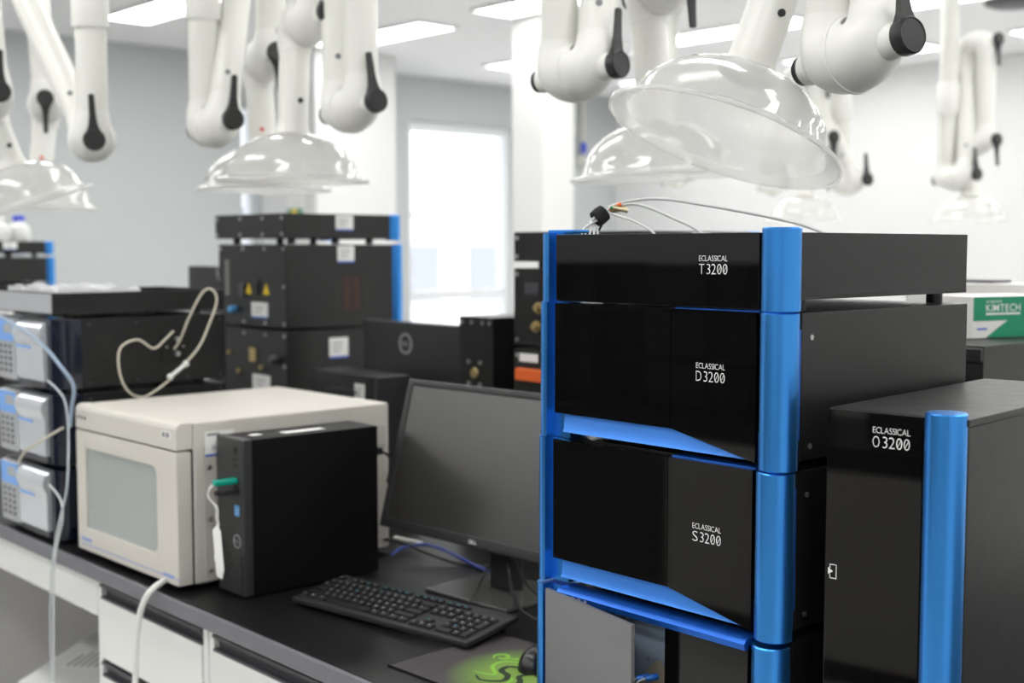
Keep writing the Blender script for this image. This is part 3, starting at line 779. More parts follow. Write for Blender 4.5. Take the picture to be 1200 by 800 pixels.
# ================================================================== OLDER PUMP STACK WITH KEYPADS
LX0, LX1, LY0 = -3.140, -2.812, 1.160
def old_module(z, H, label, fan):
    t = thing('keypad_module', label, 'chromatograph', (LX0, LY0, B+z), 0, 'keypad modules stacked beside the beige oven')
    W, D = LX1-LX0, .436
    MB().box(.004, W, .066, D, .006, H-.003, .002).build('housing', 'black', t)
    # rounded navy shell at the front
    pl = [(.006, .0655), (W-.001, .0655)]
    for k in range(9):
        a = (PI/2)*k/8
        pl.append((W-.036+.035*math.cos(a), .032-.026*math.sin(a)))
    pl += [(.006, .006)]
    MB().prism(pl, 'z', .006, H-.004).build('front_shell', 'navy', t)
    # silver cover: rolled top, flat face
    c = MB(); prof = [(.0055, .022), (-.004, .022), (-.005, H*.60), (-.006, H*.66), (-.012, H*.72), (-.014, H*.80), (-.008, H*.88), (.0055, H*.93)]
    c.prism(prof, 'x', .118, W-.050); c.build('cover', 'silver', t)
    MB().box(.122, W-.053, .000, .0056, .006, .0215).build('cover_foot', 'handle', t)
    MB().box(.12, W-.12, -.0062, -.0052, H*.56, H*.595).build('blue_line', 'pad_blue', t)
    k_ = MB(); k_.prism([(.0055, .014), (-.004, .014), (-.006, H*.93), (.0055, H*.95)], 'x', .002, .114, .0015); ko = k_.build('keypad', 'silver_grey', t)
    MB().prism([(-.0062, H*.62), (-.0046, H*.62), (-.0056, H*.925), (-.0072, H*.925)], 'x', .006, .110).build('display_strip', 'pad_blue', ko)
    MB().prism([(-.0068, H*.74), (-.0063, H*.74), (-.0070, H*.87), (-.0075, H*.87)], 'x', .050, .098).build('display', 'silver_grey', ko)
    kk = MB()
    for r in range(5):
        for cc in range(3):
            x = .020+cc*.029; zz = .030+r*.0145
            kk.box(x, x+.012, -.0068, -.0045, zz, zz+.008, .001)
    kk.build('button', 'handle', ko)
    if fan:
        g = MB()
        for r in range(7):
            hw = .024*math.sqrt(max(.1, 1-((r-3)/3.6)**2))
            g.box(W, W+.0008, .125-hw, .125+hw, .075+r*.0085, .080+r*.0085)
        g.build('fan_grille', 'cable_black', t)
        vp = MB(); vp.box(W, W+.003, .262, .325, .056, .124, .001); vo = vp.build('valve_cover', 'black', t)
        for yy, zz, rr in ((.300, .108, .006), (.300, .073, .006), (.275, .09, .0025), (.318, .09, .0025)): MB().cyl((W+.003, yy, zz), (W+.014 if rr > .004 else W+.006, yy, zz), rr, 14, .0008).build('connector', 'steel', vo)
    for yy in (.085, .20, .33, .42):
        for zz in (.016, H-.016): MB().cyl((W, yy, zz), (W+.0012, yy, zz), .0032, 10).build('screw', 'handle', t)
    feet(t, (.05, W-.05), (.09, D-.05), -.004, .006, .012)
old_module(.004, .170, 'lowest of the three keypad units beside the beige oven', False)
old_module(.178, .170, 'middle one of the three keypad units beside the beige oven', False)
old_module(.352, .168, 'keypad unit with fan grille directly under the black tray', True)
t = thing('equipment_tray', 'black lidless tray standing on the keypad units', 'tray', (LX0, LY0, B+.529))
W, D, H = LX1-LX0, .432, .048
mb = MB(); mb.box(0, W, 0, D, 0, .003); mb.box(0, W, 0, .004, .003, H, .001); mb.box(0, W, D-.004, D, .003, H); mb.box(0, .004, .004, D-.004, .003, H); mb.box(W-.004, W, .004, D-.004, .003, H, .001)
mb.build('tray', 'black', t)
mb = MB(); mb.box(.004, W-.004, -.0012, -.0001, .002, H-.002); mb.build('front_plate', 'silver_grey', t)
feet(t, (.05, W-.03), (.05, .25, D-.06), -.0095, 0, .011)
mb = MB()
b2 = bmesh.new(); bmesh.ops.create_grid(b2, x_segments=22, y_segments=14, size=.5)
for v in b2.verts:
    x, y = v.co.x*.30, v.co.y*.20
    h = .006+.010*abs(math.sin(9*v.co.x+3*v.co.y)*math.cos(7*v.co.y-2*v.co.x))+.003*math.sin(31*v.co.x+17*v.co.y)
    v.co = (x, y, h)
r_ = bmesh.ops.extrude_face_region(b2, geom=b2.faces[:])
for v in r_['geom']:
    if isinstance(v, bmesh.types.BMVert): v.co.z = .0
bmesh.ops.recalc_face_normals(b2, faces=b2.faces)
mb._merge(b2)
single(mb, 'crumpled_film', clear('crumpled film', (1, 1, 1), .35, .1, (.85, .86, .88), trans=.3), (LX0+.164, LY0+.12, B+.576), 'crumpled clear plastic film lying on the black tray', 'plastic film', angle=80)
# tubing on the pump stack
def px_x(l, x): return [at_x(u, v, x+dx) for u, v, dx in l]
tt = thing('column_tubing', 'cream tubing loop with inline joint hanging on the keypad stack', 'tubing', (-2.79, 1.40, B+.45))
p_ = px_x([(203, 388, -.004), (193, 398, .02), (180, 408, .03), (161, 398, .035), (141, 408, .04), (140, 435, .045), (150, 458, .05), (168, 465, .05), (190, 452, .055), (205, 438, .055), (232, 408, .05), (245, 380, .045), (254, 352, .04), (248, 339, .035), (237, 343, .03), (222, 371, .02), (211, 398, .004), (204, 409, -.004)], -2.798)
mb = MB(); mb.sweep(smooth(p_), .0027, 10); mb.build('tube', 'tube_beige', tt, world=True)
a_, b_ = at_x(199, 442, -2.743), at_x(218, 426, -2.745)
mb = MB(); dd = (b_-a_).normalized(); mb.cyl(a_-dd*.004, a_+dd*.006, .0075, 14, .001); mb.cyl(b_-dd*.006, b_+dd*.004, .0075, 14, .001); mb.cyl(a_, b_, .0048, 12); mb.build('inline_joint', 'tube_white', tt, world=True)
def px_y(l): return [at_y(u, v, y) for u, v, y in l]
cable('transfer_tube', px_y([(-14, 362, 1.10), (20, 382, 1.11), (48, 402, 1.12), (70, 428, 1.13), (86, 452, 1.15), (84, 478, 1.155), (82, 500, 1.155)]), .0042, 'tube_blue', 'blue grey tube arching from the topmost keypad unit', 'tube')
cable('transfer_tube', px_y([(56, 446, 1.13), (66, 455, 1.14), (76, 470, 1.15), (80, 500, 1.15), (80, 540, 1.13), (78, 575, 1.12), (70, 610, 1.112), (64, 640, 1.108), (60, 680, 1.108), (59, 740, 1.112), (60, 830, 1.12)])+[Vector((-2.86, 1.11, .25)), Vector((-2.87, 1.10, .004))], .0024, 'tube_pale', 'pale tube draped over the bench edge below the keypad units', 'tube')
cable('transfer_tube', px_y([(22, 540, 1.12), (30, 528, 1.12), (46, 518, 1.13), (62, 508, 1.14), (74, 501, 1.15)]), .003, 'tube_beige', 'short beige tube across the keypad fronts', 'tube')
cable('transfer_tube', px_y([(58, 568, 1.14), (68, 580, 1.14), (73, 592, 1.13), (73, 610, 1.118), (68, 632, 1.110), (64, 660, 1.104), (63, 720, 1.104), (63, 830, 1.112)]), .0024, 'tube_clear', 'pale grey tube looped beside the lowest keypad unit', 'tube')
cable('drain_hose', px_y([(215, 668, 1.25), (200, 676, 1.19), (188, 683, 1.150), (175, 694, 1.126), (166, 712, 1.118), (161, 740, 1.116), (159, 780, 1.118), (158, 850, 1.12)]), .0062, 'tube_white', 'white hose bending over the bench edge from under the beige oven', 'hose', seg=12)

# ================================================================== REAR ROW (backs of the units on the far side of the bench)
def label_sticker(t, x, z, w_, h_, facing='y', off=0., parent_m='paper'):
    mb = MB(); e = MB(); pr = MB()
    if facing == 'y':
        mb.box(x, x+w_, off-.0006, off-.0001, z, z+h_); e.box(x, x+w_, off-.0009, off-.0006, z, z+h_*.1)
        for k in range(3): pr.box(x+w_*.15, x+w_*(.6+.08*k), off-.0009, off-.0006, z+h_*(.3+.2*k), z+h_*(.36+.2*k))
    else:
        mb.box(off+.0001, off+.0006, x, x+w_, z, z+h_); e.box(off+.0006, off+.0009, x, x+w_, z, z+h_*.1)
        for k in range(3): pr.box(off+.0006, off+.0009, x+w_*.15, x+w_*(.6+.08*k), z+h_*(.3+.2*k), z+h_*(.36+.2*k))
    o = mb.build('asset_label', parent_m, t); e.build('label_edge', 'label_blue', o); pr.build('label_print', 'paper_grey', o)
def rear_module(x0, x1, y0, y1, z0, z1, label, kind, group='black units seen from behind'):
    t = thing('rear_module', label, 'chromatograph', (x0, y0, B+z0), 0, group)
    W, D, H = x1-x0, y1-y0, z1-z0
    MB().box(0, W, 0, D-.024, .002, H, .002).build('housing', 'black_side', t)
    MB().box(.02, W-.035, D-.0235, D-.016, .0, H).build('front_panel', 'gloss', t)
    rp = MB(); post(rp, W-.012, D-.008, .0235, -.004, H+.0005); rp.build('post', 'blue', t)
    lp = MB(); post(lp, .012, D-.008, .0235, -.004, H+.0005); lp.build('post', 'blue', t)
    spots = [(xx, zz) for xx in (.012, W*.38, W*.7, W-.012) for zz in (.014, H-.014)]
    if kind != 'tray': spots.append((W-.012, H*.5))
    for xx, zz in spots: MB().cyl((xx, -.002, zz), (xx, 0, zz), .0055, 10).build('screw', 'steel', t)
    if kind == 'detector':
        for xx in (W*.46, W*.72):
            MB().prism([(xx-.017, H*.40), (xx+.017, H*.40), (xx, H*.53)], 'y', -.0009, -.0001).build('warning_sticker', 'yellow', t)
        mb = MB(); mb.box(W*.55, W*.62, -.006, 0, H*.38, H*.56, .003); mb.build('power_switch', 'cable_black', t)
        mb = MB(); mb.box(W*.34, W*.41, -.010, 0, H*.36, H*.52, .003); mb.build('power_socket', 'handle', t)
        for zz in range(9): 
            MB().box(W*.10, W*.16, -.001, -.0001, H*(.38+.05*zz), H*(.40+.05*zz)).build('louvre', 'beige_side', t)
        label_sticker(t, W*.50, H*.11, W*.24, H*.19, 'y')
        MB().cyl((W*.26, -.025, H*.2), (W*.26, 0, H*.2), .011, 14, .002).build('connector', 'sky_blue', t)
        # side vents
        for k in range(4):
            MB().box(W, W+.001, D*.40+k*.036, D*.40+k*.036+.027, H*.2, H*.60).build('side_vent', 'cable_black' if k in (0, 3) else mat('rust brown vent mesh', (.05, .018, .012), .7), t)
        label_sticker(t, D*.44, H*.78, .062, H*.20, 'x', W)
    elif kind == 'oven':
        for a, z in ((.3, .665), (.64, .665), (.3, .775), (.64, .775)): MB().cyl((W*a, -.004, H*z), (W*a, 0, H*z), .006, 12).build('bolt', 'steel', t)
        MB().lathe([(0, .004), (.012, .004), (.014, 0)], (W*.46, 0, H*.72), (0, -1, 0), 20).build('connector', 'brass', t)
    elif kind == 'plain':
        for a, z in ((.16, .62), (.5, .7), (.64, .45), (.3, .36)): MB().cyl((W*a, -.008, H*z), (W*a, 0, H*z), .007, 12).build('connector', 'brass', t)
        mb = MB(); mb.box(W*.47, W*.56, -.005, 0, H*.52, H*.72, .002); mb.build('terminal', 'brass', t)
        label_sticker(t, W*.50, H*.10, W*.26, H*.24, 'y')
        label_sticker(t, D*.36, H*.58, .07, H*.30, 'x', W)
        MB().cyl((W*.88, -.03, H*.6), (W*.88, 0, H*.6), .012, 14, .002).build('cable_plug', 'handle', t)
    elif kind == 'tray':
        label_sticker(t, D*.44, H*.35, .065, H*.6, 'x', W)
    elif kind == 'socket':
        mb = MB(); mb.box(W*.10, W*.22, -.003, 0, H*.66, H*.82, .002); mb.build('terminal', 'handle', t)
        for a, z in ((.22, .5), (.2, .26), (.35, .3)): MB().lathe([(0, .012), (.008, .012), (.010, .003), (.014, .003), (.014, 0)], (W*a, 0, H*z), (0, -1, 0), 16).build('connector', 'brass', t)
    elif kind == 'terminal':
        MB().box(.02, .16, -.016, 0, H*.67, H*.80, .002).build('terminal_block', 'orange', t)
        MB().box(.02, .085, -.001, -.0001, H*.87, H*.96).build('paper_label', 'paper', t)
    return t
x0, x1, y0, y1 = -3.665, -3.268, 2.06, 2.484
def rear_feet(t, W, D): feet(t, (.05, W-.04), (.05, D*.5, D-.08), -.0148, .002, .012)
t = rear_module(x0, x1, y0, y1, .004, .21, 'lowest black unit of the tall stack seen from behind', 'plain'); feet(t, (.05, .34), (.05, .33), -.004, .003)
t = rear_module(x0, x1, y0, y1, .216, .428, 'black unit under the warning-sticker unit seen from behind', 'plain'); feet(t, (.05, .34), (.05, .33), -.006, .003)
t = rear_module(x0, x1, y0, y1, .4355, .690, 'black unit with yellow warning stickers and side vents', 'detector'); feet(t, (.05, .34), (.05, .33), -.0075, .003)
t = rear_module(x0-.012, x1+.0, y0-.004, y1-.008, .706, .783, 'black tray on top of the warning-sticker unit', 'tray'); rear_feet(t, .409, .42)
# second rear stack partly hidden by the main one
x0, x1 = -2.257, -1.862
t = rear_module(x0, x1, y0, y1, .004, .21, 'lowest black unit of the stack behind the blank monitor', 'plain'); feet(t, (.05, .34), (.05, .33), -.004, .003)
t = rear_module(x0, x1, y0, y1, .216, .437, 'black unit with an orange terminal block behind the blank monitor', 'terminal'); feet(t, (.05, .34), (.05, .33), -.006, .003)
t = rear_module(x0, x1, y0, y1, .446, .631, 'black unit with round brass sockets behind the blue post', 'socket'); feet(t, (.05, .34), (.05, .33), -.009, .003)
t = rear_module(x0, x1, y0, y1, .645, .717, 'black tray on the unit with brass sockets', 'tray'); rear_feet(t, .395, .42)
# narrow oven seen from behind
t = rear_module(-2.462, -2.334, 2.06, 2.47, .006, .508, 'narrow black unit with brass connector behind the blank monitor', 'oven'); feet(t, (.03, .1), (.05, .35), -.006, .003)
# far stack with bottles
x0, x1 = -6.37, -5.975
t = rear_module(x0, x1, 2.06, 2.47, .004, .51, 'black lower unit of the farthest stack by the grey wall', 'plain')
t = rear_module(x0, x1, 2.06, 2.47, .517, .635, 'black unit under the bottle tray by the grey wall', 'none'); feet(t, (.05, .34), (.05, .33), -.0065, .003)
t = rear_module(x0, x1, 2.06, 2.466, .651, .710, 'black tray carrying white bottles by the grey wall', 'tray'); rear_feet(t, .395, .42)
for u, lab in ((22, 'white bottle with a blue cap on the farthest tray'), (-2, 'white bottle at the picture edge on the farthest tray')):
    q = at_y(u, 268, 2.40 if u == 22 else 2.27)
    t = thing('bottle', lab, 'bottle', (q.x, q.y, B+.7105), 0, 'bottles on the farthest tray')
    MB().lathe([(0, 0), (.050, 0), (.053, .006), (.053, .055), (.048, .072), (.026, .088), (.024, .098), (0, .098)], seg=28).build('bottle_body', 'hdpe', t)
    MB().lathe([(.0265, .0985), (.028, .0985), (.028, .120), (.026, .124), (0, .124)], seg=28).build('cap', 'cap_blue' if u == 22 else 'hdpe', t)
# monitors seen from behind
def rear_monitor(x, y, W, ztop, H, label, logo):
    t = thing('monitor', label, 'monitor', (x, y, B), 0, 'monitors seen from behind')
    m = MB(); m.box(-W/2, W/2, 0, .030, ztop-H, ztop, .008); m.build('back_cover', 'bezel', t)
    m = MB(); m.box(-W/2+.002, W/2-.002, .0305, .044, ztop-H+.002, ztop-.002, .003); m.build('bezel', 'darkgrey', t)
    m = MB(); ring_logo(m, logo, .029, y=-.0006); m.build('logo', 'logo_grey', t)
    m = MB(); m.box(-.03, .03, -.045, -.0005, .004, ztop-H*.6, .004); m.build('stand', 'bezel', t)
    m = MB(); m.box(-.11, .11, -.09, .09, 0, .0085, .003); m.build('stand_base', 'bezel', t)
rear_monitor(-2.822, 2.20, .51, .470, .30, 'monitor seen from behind next to the narrow black unit', (-.045, .408))
rear_monitor(-3.98, 2.25, .50, .615, .31, 'monitor back past the keypad stack against the grey wall', (-.01, .592))
# sideways computer behind the beige oven
t = thing('desktop_tower', 'black computer with a white label behind the beige oven', 'computer tower', (-3.025, 1.985, B))
MB().box(0, .295, 0, .115, .003, .338, .004).build('case', 'black', t)
MB().box(.2955, .312, .001, .114, .003, .338, .004).build('front_bezel', 'tower_front', t)
label_sticker(t, .212, .265, .046, .050, 'y')
MB().sweep(smooth([(.08, -.0045, .287), (.15, -.006, .297), (.225, -.0045, .292)]), .003, 8).build('cable_loop', 'cable_black', t)
feet(t, (.03, .26), (.025, .09), 0, .004)
# wall power block strip behind tower
# units behind the O3200 on the far side
t = rear_module(-1.47, -1.083, 2.10, 2.52, .004, .250, 'lower black unit behind the narrow O3200 unit', 'plain')
t = rear_module(-1.47, -1.083, 2.10, 2.52, .258, .508, 'black unit carrying the green tissue carton', 'none'); feet(t, (.05, .34), (.05, .33), -.0075, .003)
MB().lathe([(0, .016), (.007, .016), (.008, .006), (.004, .005), (.004, 0)], (.345, 0, .196), (0, -1, 0), 16).build('knob', 'steel', t)
MB().box(.30, .3872, -.012, -.0002, .222, .246, .002).build('rear_lip', 'black', t)
kd = Vector((.29, .957, 0)).normalized()
ka = math.atan2(kd.y, kd.x)
kt = thing('tissue_box', 'green and white tissue carton on the black unit', 'tissue box', (-1.182, 2.245, B+.509), ka)
MB().box(0, .215, 0, .115, 0, .079, .001).build('carton', 'carton_white', kt)
pr = MB(); pr.prism([(.002, .078), (.214, .078), (.214, .001), (.035, .001), (.065, .019), (.090, .033), (.002, .033)], 'y', -.0008, -.0001); po = pr.build('green_print', 'kim_green', kt)
mb = MB(); text_mb(mb, 'KIMTECH', .033, .0505, .088, .0135, y=-.0011, thin=.004, gap=.12); mb.box(.033, .121, -.0011, -.0009, .044, .0475)
text_mb(mb, 'SCIENCE', .033, .067, .040, .0045, y=-.0011, thin=.0); mb.build('lettering', 'print_white', kt)
mb = MB(); mb.box(.012, .036, -.0011, -.0009, .016, .0195); mb.build('maker_print', 'label_blue', kt)
t = thing('white_carton', 'plain white carton behind the green tissue carton', 'box', (-1.50, 2.545, B), 0)
MB().box(0, .33, 0, .10, 0, .605, .003).build('carton', 'carton_white', t)
MB().box(.10, .20, .01, .09, .605, .611, .002).build('grey_tray', 'handle', t)

# the bench on the other side of the aisle, seen mirrored in the glossy fronts
ob = thing('lab_worktop', 'black worktop across the aisle mirrored in the glossy fronts', 'worktop', (-6.5, -2.2, B))
MB().box(0, 8.6, 0, .75, -.03, 0, .003).build('top_slab', 'bench', ob)
oc = thing('base_cabinet', 'white base cabinet across the aisle beneath the mirrored worktop', 'cabinet', (-6.5, -2.15, .0))
MB().box(0, 8.6, 0, .60, .0, B-.031, .003).build('carcass', 'cable_black', oc)  # black body stands in for the unlit open knee space
for k in range(9): MB().box(3.1+k*.61, 3.69+k*.61, .6005, .678, .10, B-.09, .002).build('door', 'knee', oc)  # white doors coloured grey to paint in the shade below the overhang
for k, (xa, n_) in enumerate(((-6.2, 3), (-5.35, 2), (-4.5, 3), (-3.65, 3), (-2.8, 3), (-1.95, 2))):
    for q in range(n_):
        z = .004+q*.205
        lt = thing('mirrored_module', 'black unit in %s mirrored stack across the aisle, %s up from worktop' % (ORD[k], ORD[q]), 'chromatograph', (xa, -2.0, B+z), 0, 'black units across the aisle')
        m_ = MB(); m_.box(0, .55, 0, .40, .0, .2, .004); m_.build('housing', 'black_side', lt)
        m_ = MB(); m_.box(.035, .36, .4005, .42, .03, .19, .004); m_.build('front_panel', 'darkgrey', lt)
struct('added_reflection_block', MB().box(-8.1, 3.5, YN+.001, YN+.4, B+.0, B+1.6), 'wall_grey')  # unseen grey block, added for the tone mirrored in the glossy fronts

# cables round the monitor
def px_z(l): return [at_z(u, v, z) for u, v, z in l]
cable('network_cable', px_z([(459, 650, .012), (470, 642, .016), (485, 639, .02), (500, 638, .022), (520, 644, .02), (540, 654, .014), (556, 662, .006), (575, 670, .006)]), .0032, 'cable_blue', 'blue network cable running beneath the blank monitor', 'cable')
q = px_z([(494, 637, .022), (463, 630, .024)])
single(MB().sweep([Vector((0, 0, 0)), q[1]-q[0]], .0055, 12), 'adapter_plug', 'tube_white', q[0], 'white inline adapter under the lower edge of the blank monitor', 'adapter')
cable('power_cable', px_z([(438, 633, .03), (455, 632, .03), (470, 635, .024), (500, 648, .012), (540, 661, .004), (570, 664, .004)]), .003, 'cable_black', 'black cable from the tower back to beneath the monitor', 'cable')
cable('power_cable', px_y([(437, 529, 1.585), (446, 529, 1.60), (454, 533, 1.62), (458, 545, 1.66), (450, 580, 1.70)]), .0028, 'cable_black', 'black plug lead from the upper tower back', 'cable')
single(MB().box(-.011, .011, -.009, .026, -.008, .008, .003), 'cable_plug', 'cable_black', at_y(434, 529, 1.571), 'black plug in the tower back at socket height', 'plug')
cable('monitor_cable', px_y([(583, 648, 1.66), (570, 668, 1.64), (560, 688, 1.58), (555, 699, 1.55), (548, 707, 1.53)]), .0022, 'cable_black', 'thin black cable curving in front of the monitor stand', 'cable')
cable('monitor_cable', px_y([(594, 650, 1.66), (597, 675, 1.62), (602, 700, 1.55), (612, 716, 1.50), (632, 728, 1.46)]), .0032, 'cable_black', 'thick black cable beside the monitor stand reaching the stack', 'cable')
cable('monitor_cable', px_y([(602, 655, 1.66), (610, 672, 1.62), (622, 690, 1.56), (640, 702, 1.52)]), .0026, 'cable_black', 'outer black cable hanging near the blue post', 'cable')
cable('mouse_cable', [(-1.452, 1.455, B+.02), (-1.46, 1.49, B+.006), (-1.50, 1.53, B+.004), (-1.56, 1.56, B+.003), (-1.62, 1.62, B+.003)], .0018, 'cable_black', 'thin black mouse lead going back past the keyboard', 'cable')

# ================================================================== EXTRACTION ARMS
TR = .0375; OFF = .048
class Arm:
    def __init__(s, label, joints, use, hood=None, hood_r=.1875, neck_screw=True, column='in', group='ceiling extraction arms'):
        # joints: list of (P, a, lever_dir or None); use: list of (in_half, out_half) signs
        s.j = joints
        E0 = joints[0][0]+joints[0][1]*OFF*use[0][0]
        s.t = thing('extraction_arm', label, 'extraction arm', (E0.x, E0.y, CEIL), 0, group)
        t = s.t
        def part(mb, n, m): return mb.build(n, m, t, world=True)
        top = Vector((E0.x, E0.y, CEIL))
        part(MB().lathe([(0, -.0005), (.10, -.0005), (.10, -.012), (.06, -.02), (.055, -.06), (TR+.004, -.065), (0, -.065)], top, (0, 0, 1), 32), 'ceiling_flange', 'arm')
        part(MB().cyl(top-Vector((0, 0, .06)), E0+Vector((0, 0, .062)), TR, 28), 'column_tube', 'arm_tube')
        zc = min(CEIL-.1, E0.z+.30)
        cc = Vector((E0.x, E0.y, zc))
        co = part(MB().lathe([(TR-.002, -.028), (TR+.006, -.030), (TR+.007, -.026), (TR+.007, .10), (TR+.003, .108), (TR-.002, .108)], cc, (0, 0, 1), 32), 'collar', 'arm')
        if hood is not None:
            hc, hax = hood; hax = hax.normalized(); apex = hc+hax*.113*(hood_r/.1875)
        n = len(joints)
        ends = []
        for i, (P, a, lv) in enumerate(joints):
            e_in = P+a*OFF*use[i][0]; e_out = P+a*OFF*use[i][1]; ends.append((e_in, e_out))
        for i, (P, a, lv) in enumerate(joints):
            tgt_in = Vector((ends[i][0].x, ends[i][0].y, CEIL)) if i == 0 else ends[i-1][1]
            tgt_out = ends[i+1][0] if i < n-1 else (apex if hood is not None else None)
            for sgn, tgt in ((use[i][0], tgt_in), (use[i][1], tgt_out)):
                if tgt is None: continue
                nrm = a*sgn; e = P+nrm*OFF; d = (tgt-e).normalized()
                ctrl = P+nrm*.054-d*.004; endp = e+d*.064
                pts = []; rad = []
                p0 = P+nrm*.001
                N = 12
                for k in range(N+1):
                    q = k/N
                    pts.append(p0*(1-q)**2+ctrl*2*q*(1-q)+endp*q*q)
                    rad.append(.0565-(.0565-TR-.0022)*(q**1.3))
                pts.append(endp+d*.004); rad.append(TR+.0022); pts.append(endp+d*.0045); rad.append(TR)
                o = part(MB().sweep(pts, rad, 28), 'elbow', 'arm')
                bo_ = MB(); bo_.sweep([P+nrm*.035, P+nrm*.068, P+nrm*.094], [.032, .0265, .0250], 24); bo_.build('boss', 'arm', o, world=True)
            part(MB().lathe([(.054, -.003), (.0585, -.003), (.0592, 0), (.0585, .003), (.054, .003)], P, a, 36), 'seam_ring', 'arm')
            # black lever on the + side, knob on the other
            if lv is not None:
                ld = (lv-a*lv.dot(a)).normalized(); sd_ = a.cross(ld)
                mb = MB(); mb.lathe([(0, .0945), (.0255, .0945), (.0268, .097), (.0268, .113), (.0245, .116), (.0225, .1145), (0, .1145)], P, a, 28)
                b2 = bmesh.new(); lo, hi = [], []
                out = [(.0, .0235), (.018, .0185), (.034, .0115), (.055, .0085), (.085, .0072), (.106, .0068), (.110, .0045)]
                ol = [(r, w_) for r, w_ in out]+[(r, -w_) for r, w_ in out[::-1]]
                for r, w_ in ol:
                    h0, h1 = .096+min(.01, r*.02), .1095-min(.004, r*.06)
                    lo.append(b2.verts.new(P+a*h0+ld*r+sd_*w_)); hi.append(b2.verts.new(P+a*h1+ld*r+sd_*w_))
                nn = len(ol)
                for k in range(len(out)-1):
                    b2.faces.new((lo[k], lo[nn-1-k], lo[nn-2-k], lo[k+1])); b2.faces.new((hi[k], hi[k+1], hi[nn-2-k], hi[nn-1-k]))
                for k in range(len(ol)): b2.faces.new((lo[k], lo[(k+1) % len(ol)], hi[(k+1) % len(ol)], hi[k]))
                bmesh.ops.recalc_face_normals(b2, faces=b2.faces); mb._merge(b2)
                part(mb, 'lever', 'lever')
            part(MB().lathe([(0, -.110), (.019, -.110), (.022, -.107), (.022, -.0945), (0, -.0945)], P, a, 24), 'knob', 'lever')
        for i in range(n-1):
            A, C = ends[i][1], ends[i+1][0]; d = (C-A).normalized()
            part(MB().cyl(A+d*.062, C-d*.062, TR, 28), 'arm_tube', 'arm_tube')
            if i == 0:
                q = A+d*(.062+.06); f = (EYE-q); f = (f-d*f.dot(d)).normalized()
                part(MB().cyl(q+f*(TR-.001), q+f*(TR+.0012), .007, 12), 'rating_plate', 'paper_grey')
        if hood is not None:
            A = ends[-1][1]; d = (apex-A).normalized(); s_ = hood_r/.1875
            part(MB().sweep([A+d*.062, apex-d*.028, apex-d*.014, apex-d*.002, apex+d*.008], [TR, TR, TR+.001, TR+.006, TR+.008], 28), 'neck_tube', 'arm_tube')
            if not neck_screw and hood_r > .18:
                q = A.lerp(apex, .80); f = (EYE-q); f = (f-d*f.dot(d)).normalized()
                part(MB().cyl(q+f*(TR-.001), q+f*(TR+.0012), .006, 12), 'red_mark', 'red')
            if neck_screw:
                q = A.lerp(apex, .72); f = (EYE-q); f = (f-d*f.dot(d)).normalized(); f = (f+CR*.55-d*d.dot(CR)*.55).normalized()
                part(MB().cyl(q+f*(TR-.001), q+f*(TR+.005), .0062, 14, .001), 'locking_screw', 'lever')
            prof = [(.040, 0.1130), (.060, 0.1095), (.085, 0.1015), (.110, 0.0881), (.132, 0.0703), (.147, 0.0507), (.156, 0.0303), (.160, 0.0142), (.1625, 0.0100), (.168, 0.0065), (.182, 0.0045), (.1865, 0.0020), (.1875, -0.0010), (.1865, -0.0045), (.183, -0.0055), (.181, -0.0020), (.168, 0.0025), (.160, 0.0060), (.1572, 0.0125), (.1535, 0.0285), (.1445, 0.0490), (.130, 0.0681), (.1085, 0.0854), (.084, 0.0988), (.060, 0.1068), (.040, 0.1104), (.040, 0.1130)]
            hd = MB().lathe([(r*s_, z*s_) for r, z in prof], hc, hax, 72)
            part(hd, 'hood', 'hood')

UP, DN = Vector((0, 0, 1)), Vector((0, 0, -1))
def orth(a, d): return (a-d*a.dot(d)).normalized()
# near arm with the big tilted hood
hax = cv(.345, .94, .09); hc = at(848, 163, 1.96); apex = hc+hax*.113
aj = orth(cv(.8, -.1, -.55), hax); J = apex+hax*.33+aj*OFF
Arm('large nearest extraction arm with hood tilted above the T3200 tray',
    [(at(999, 64, 1.86), cv(.50, .05, -.865), UP+CR*-.02), (J, aj, UP)], [(-1, 1), (1, -1)], (hc, hax))
# arm behind it
hc = at(771, 207, 2.70); hax = (UP-CR*.05).normalized()
a2 = cv(.5, .04, -.85); a1 = cv(.70, .01, -.71)
J = at(773, -14, 2.68)
Arm('extraction arm whose level hood sits behind the large tilted hood',
    [(at(676, 86, 2.5), a1, UP+CR*.17), (at(740, -250, 2.58), cv(.8, .05, -.58), UP), (J, a2, DN)], [(-1, 1), (-1, 1), (1, -1)], (hc, hax), neck_screw=False)
# arm group over the warning-sticker stack
hc = at(343, 212, 3.08)
a1 = cv(.62, .04, -.78)
Arm('extraction arm with level hood above the warning-sticker stack',
    [(at(411, 127, 2.95), cv(.64, .02, -.77), UP-CR*.14), (at(374, -210, 3.02), cv(.7, .05, -.7), UP), (at(358, 26, 3.06), a1, UP)], [(1, -1), (1, -1), (1, -1)], (hc, (UP).normalized()))
hc = at(309, 222, 3.50)
Arm('extraction arm whose hood hangs half hidden behind the level hood',
    [(at(250, 147, 3.2), cv(.64, .02, -.77), UP+CR*.14), (at(309, -190, 3.40), cv(.7, .05, -.7), UP), (at(309, 70, 3.44), cv(.5, 0, -.86), DN+CR*.08)], [(-1, 1), (-1, 1), (1, -1)], (hc, UP), neck_screw=False)
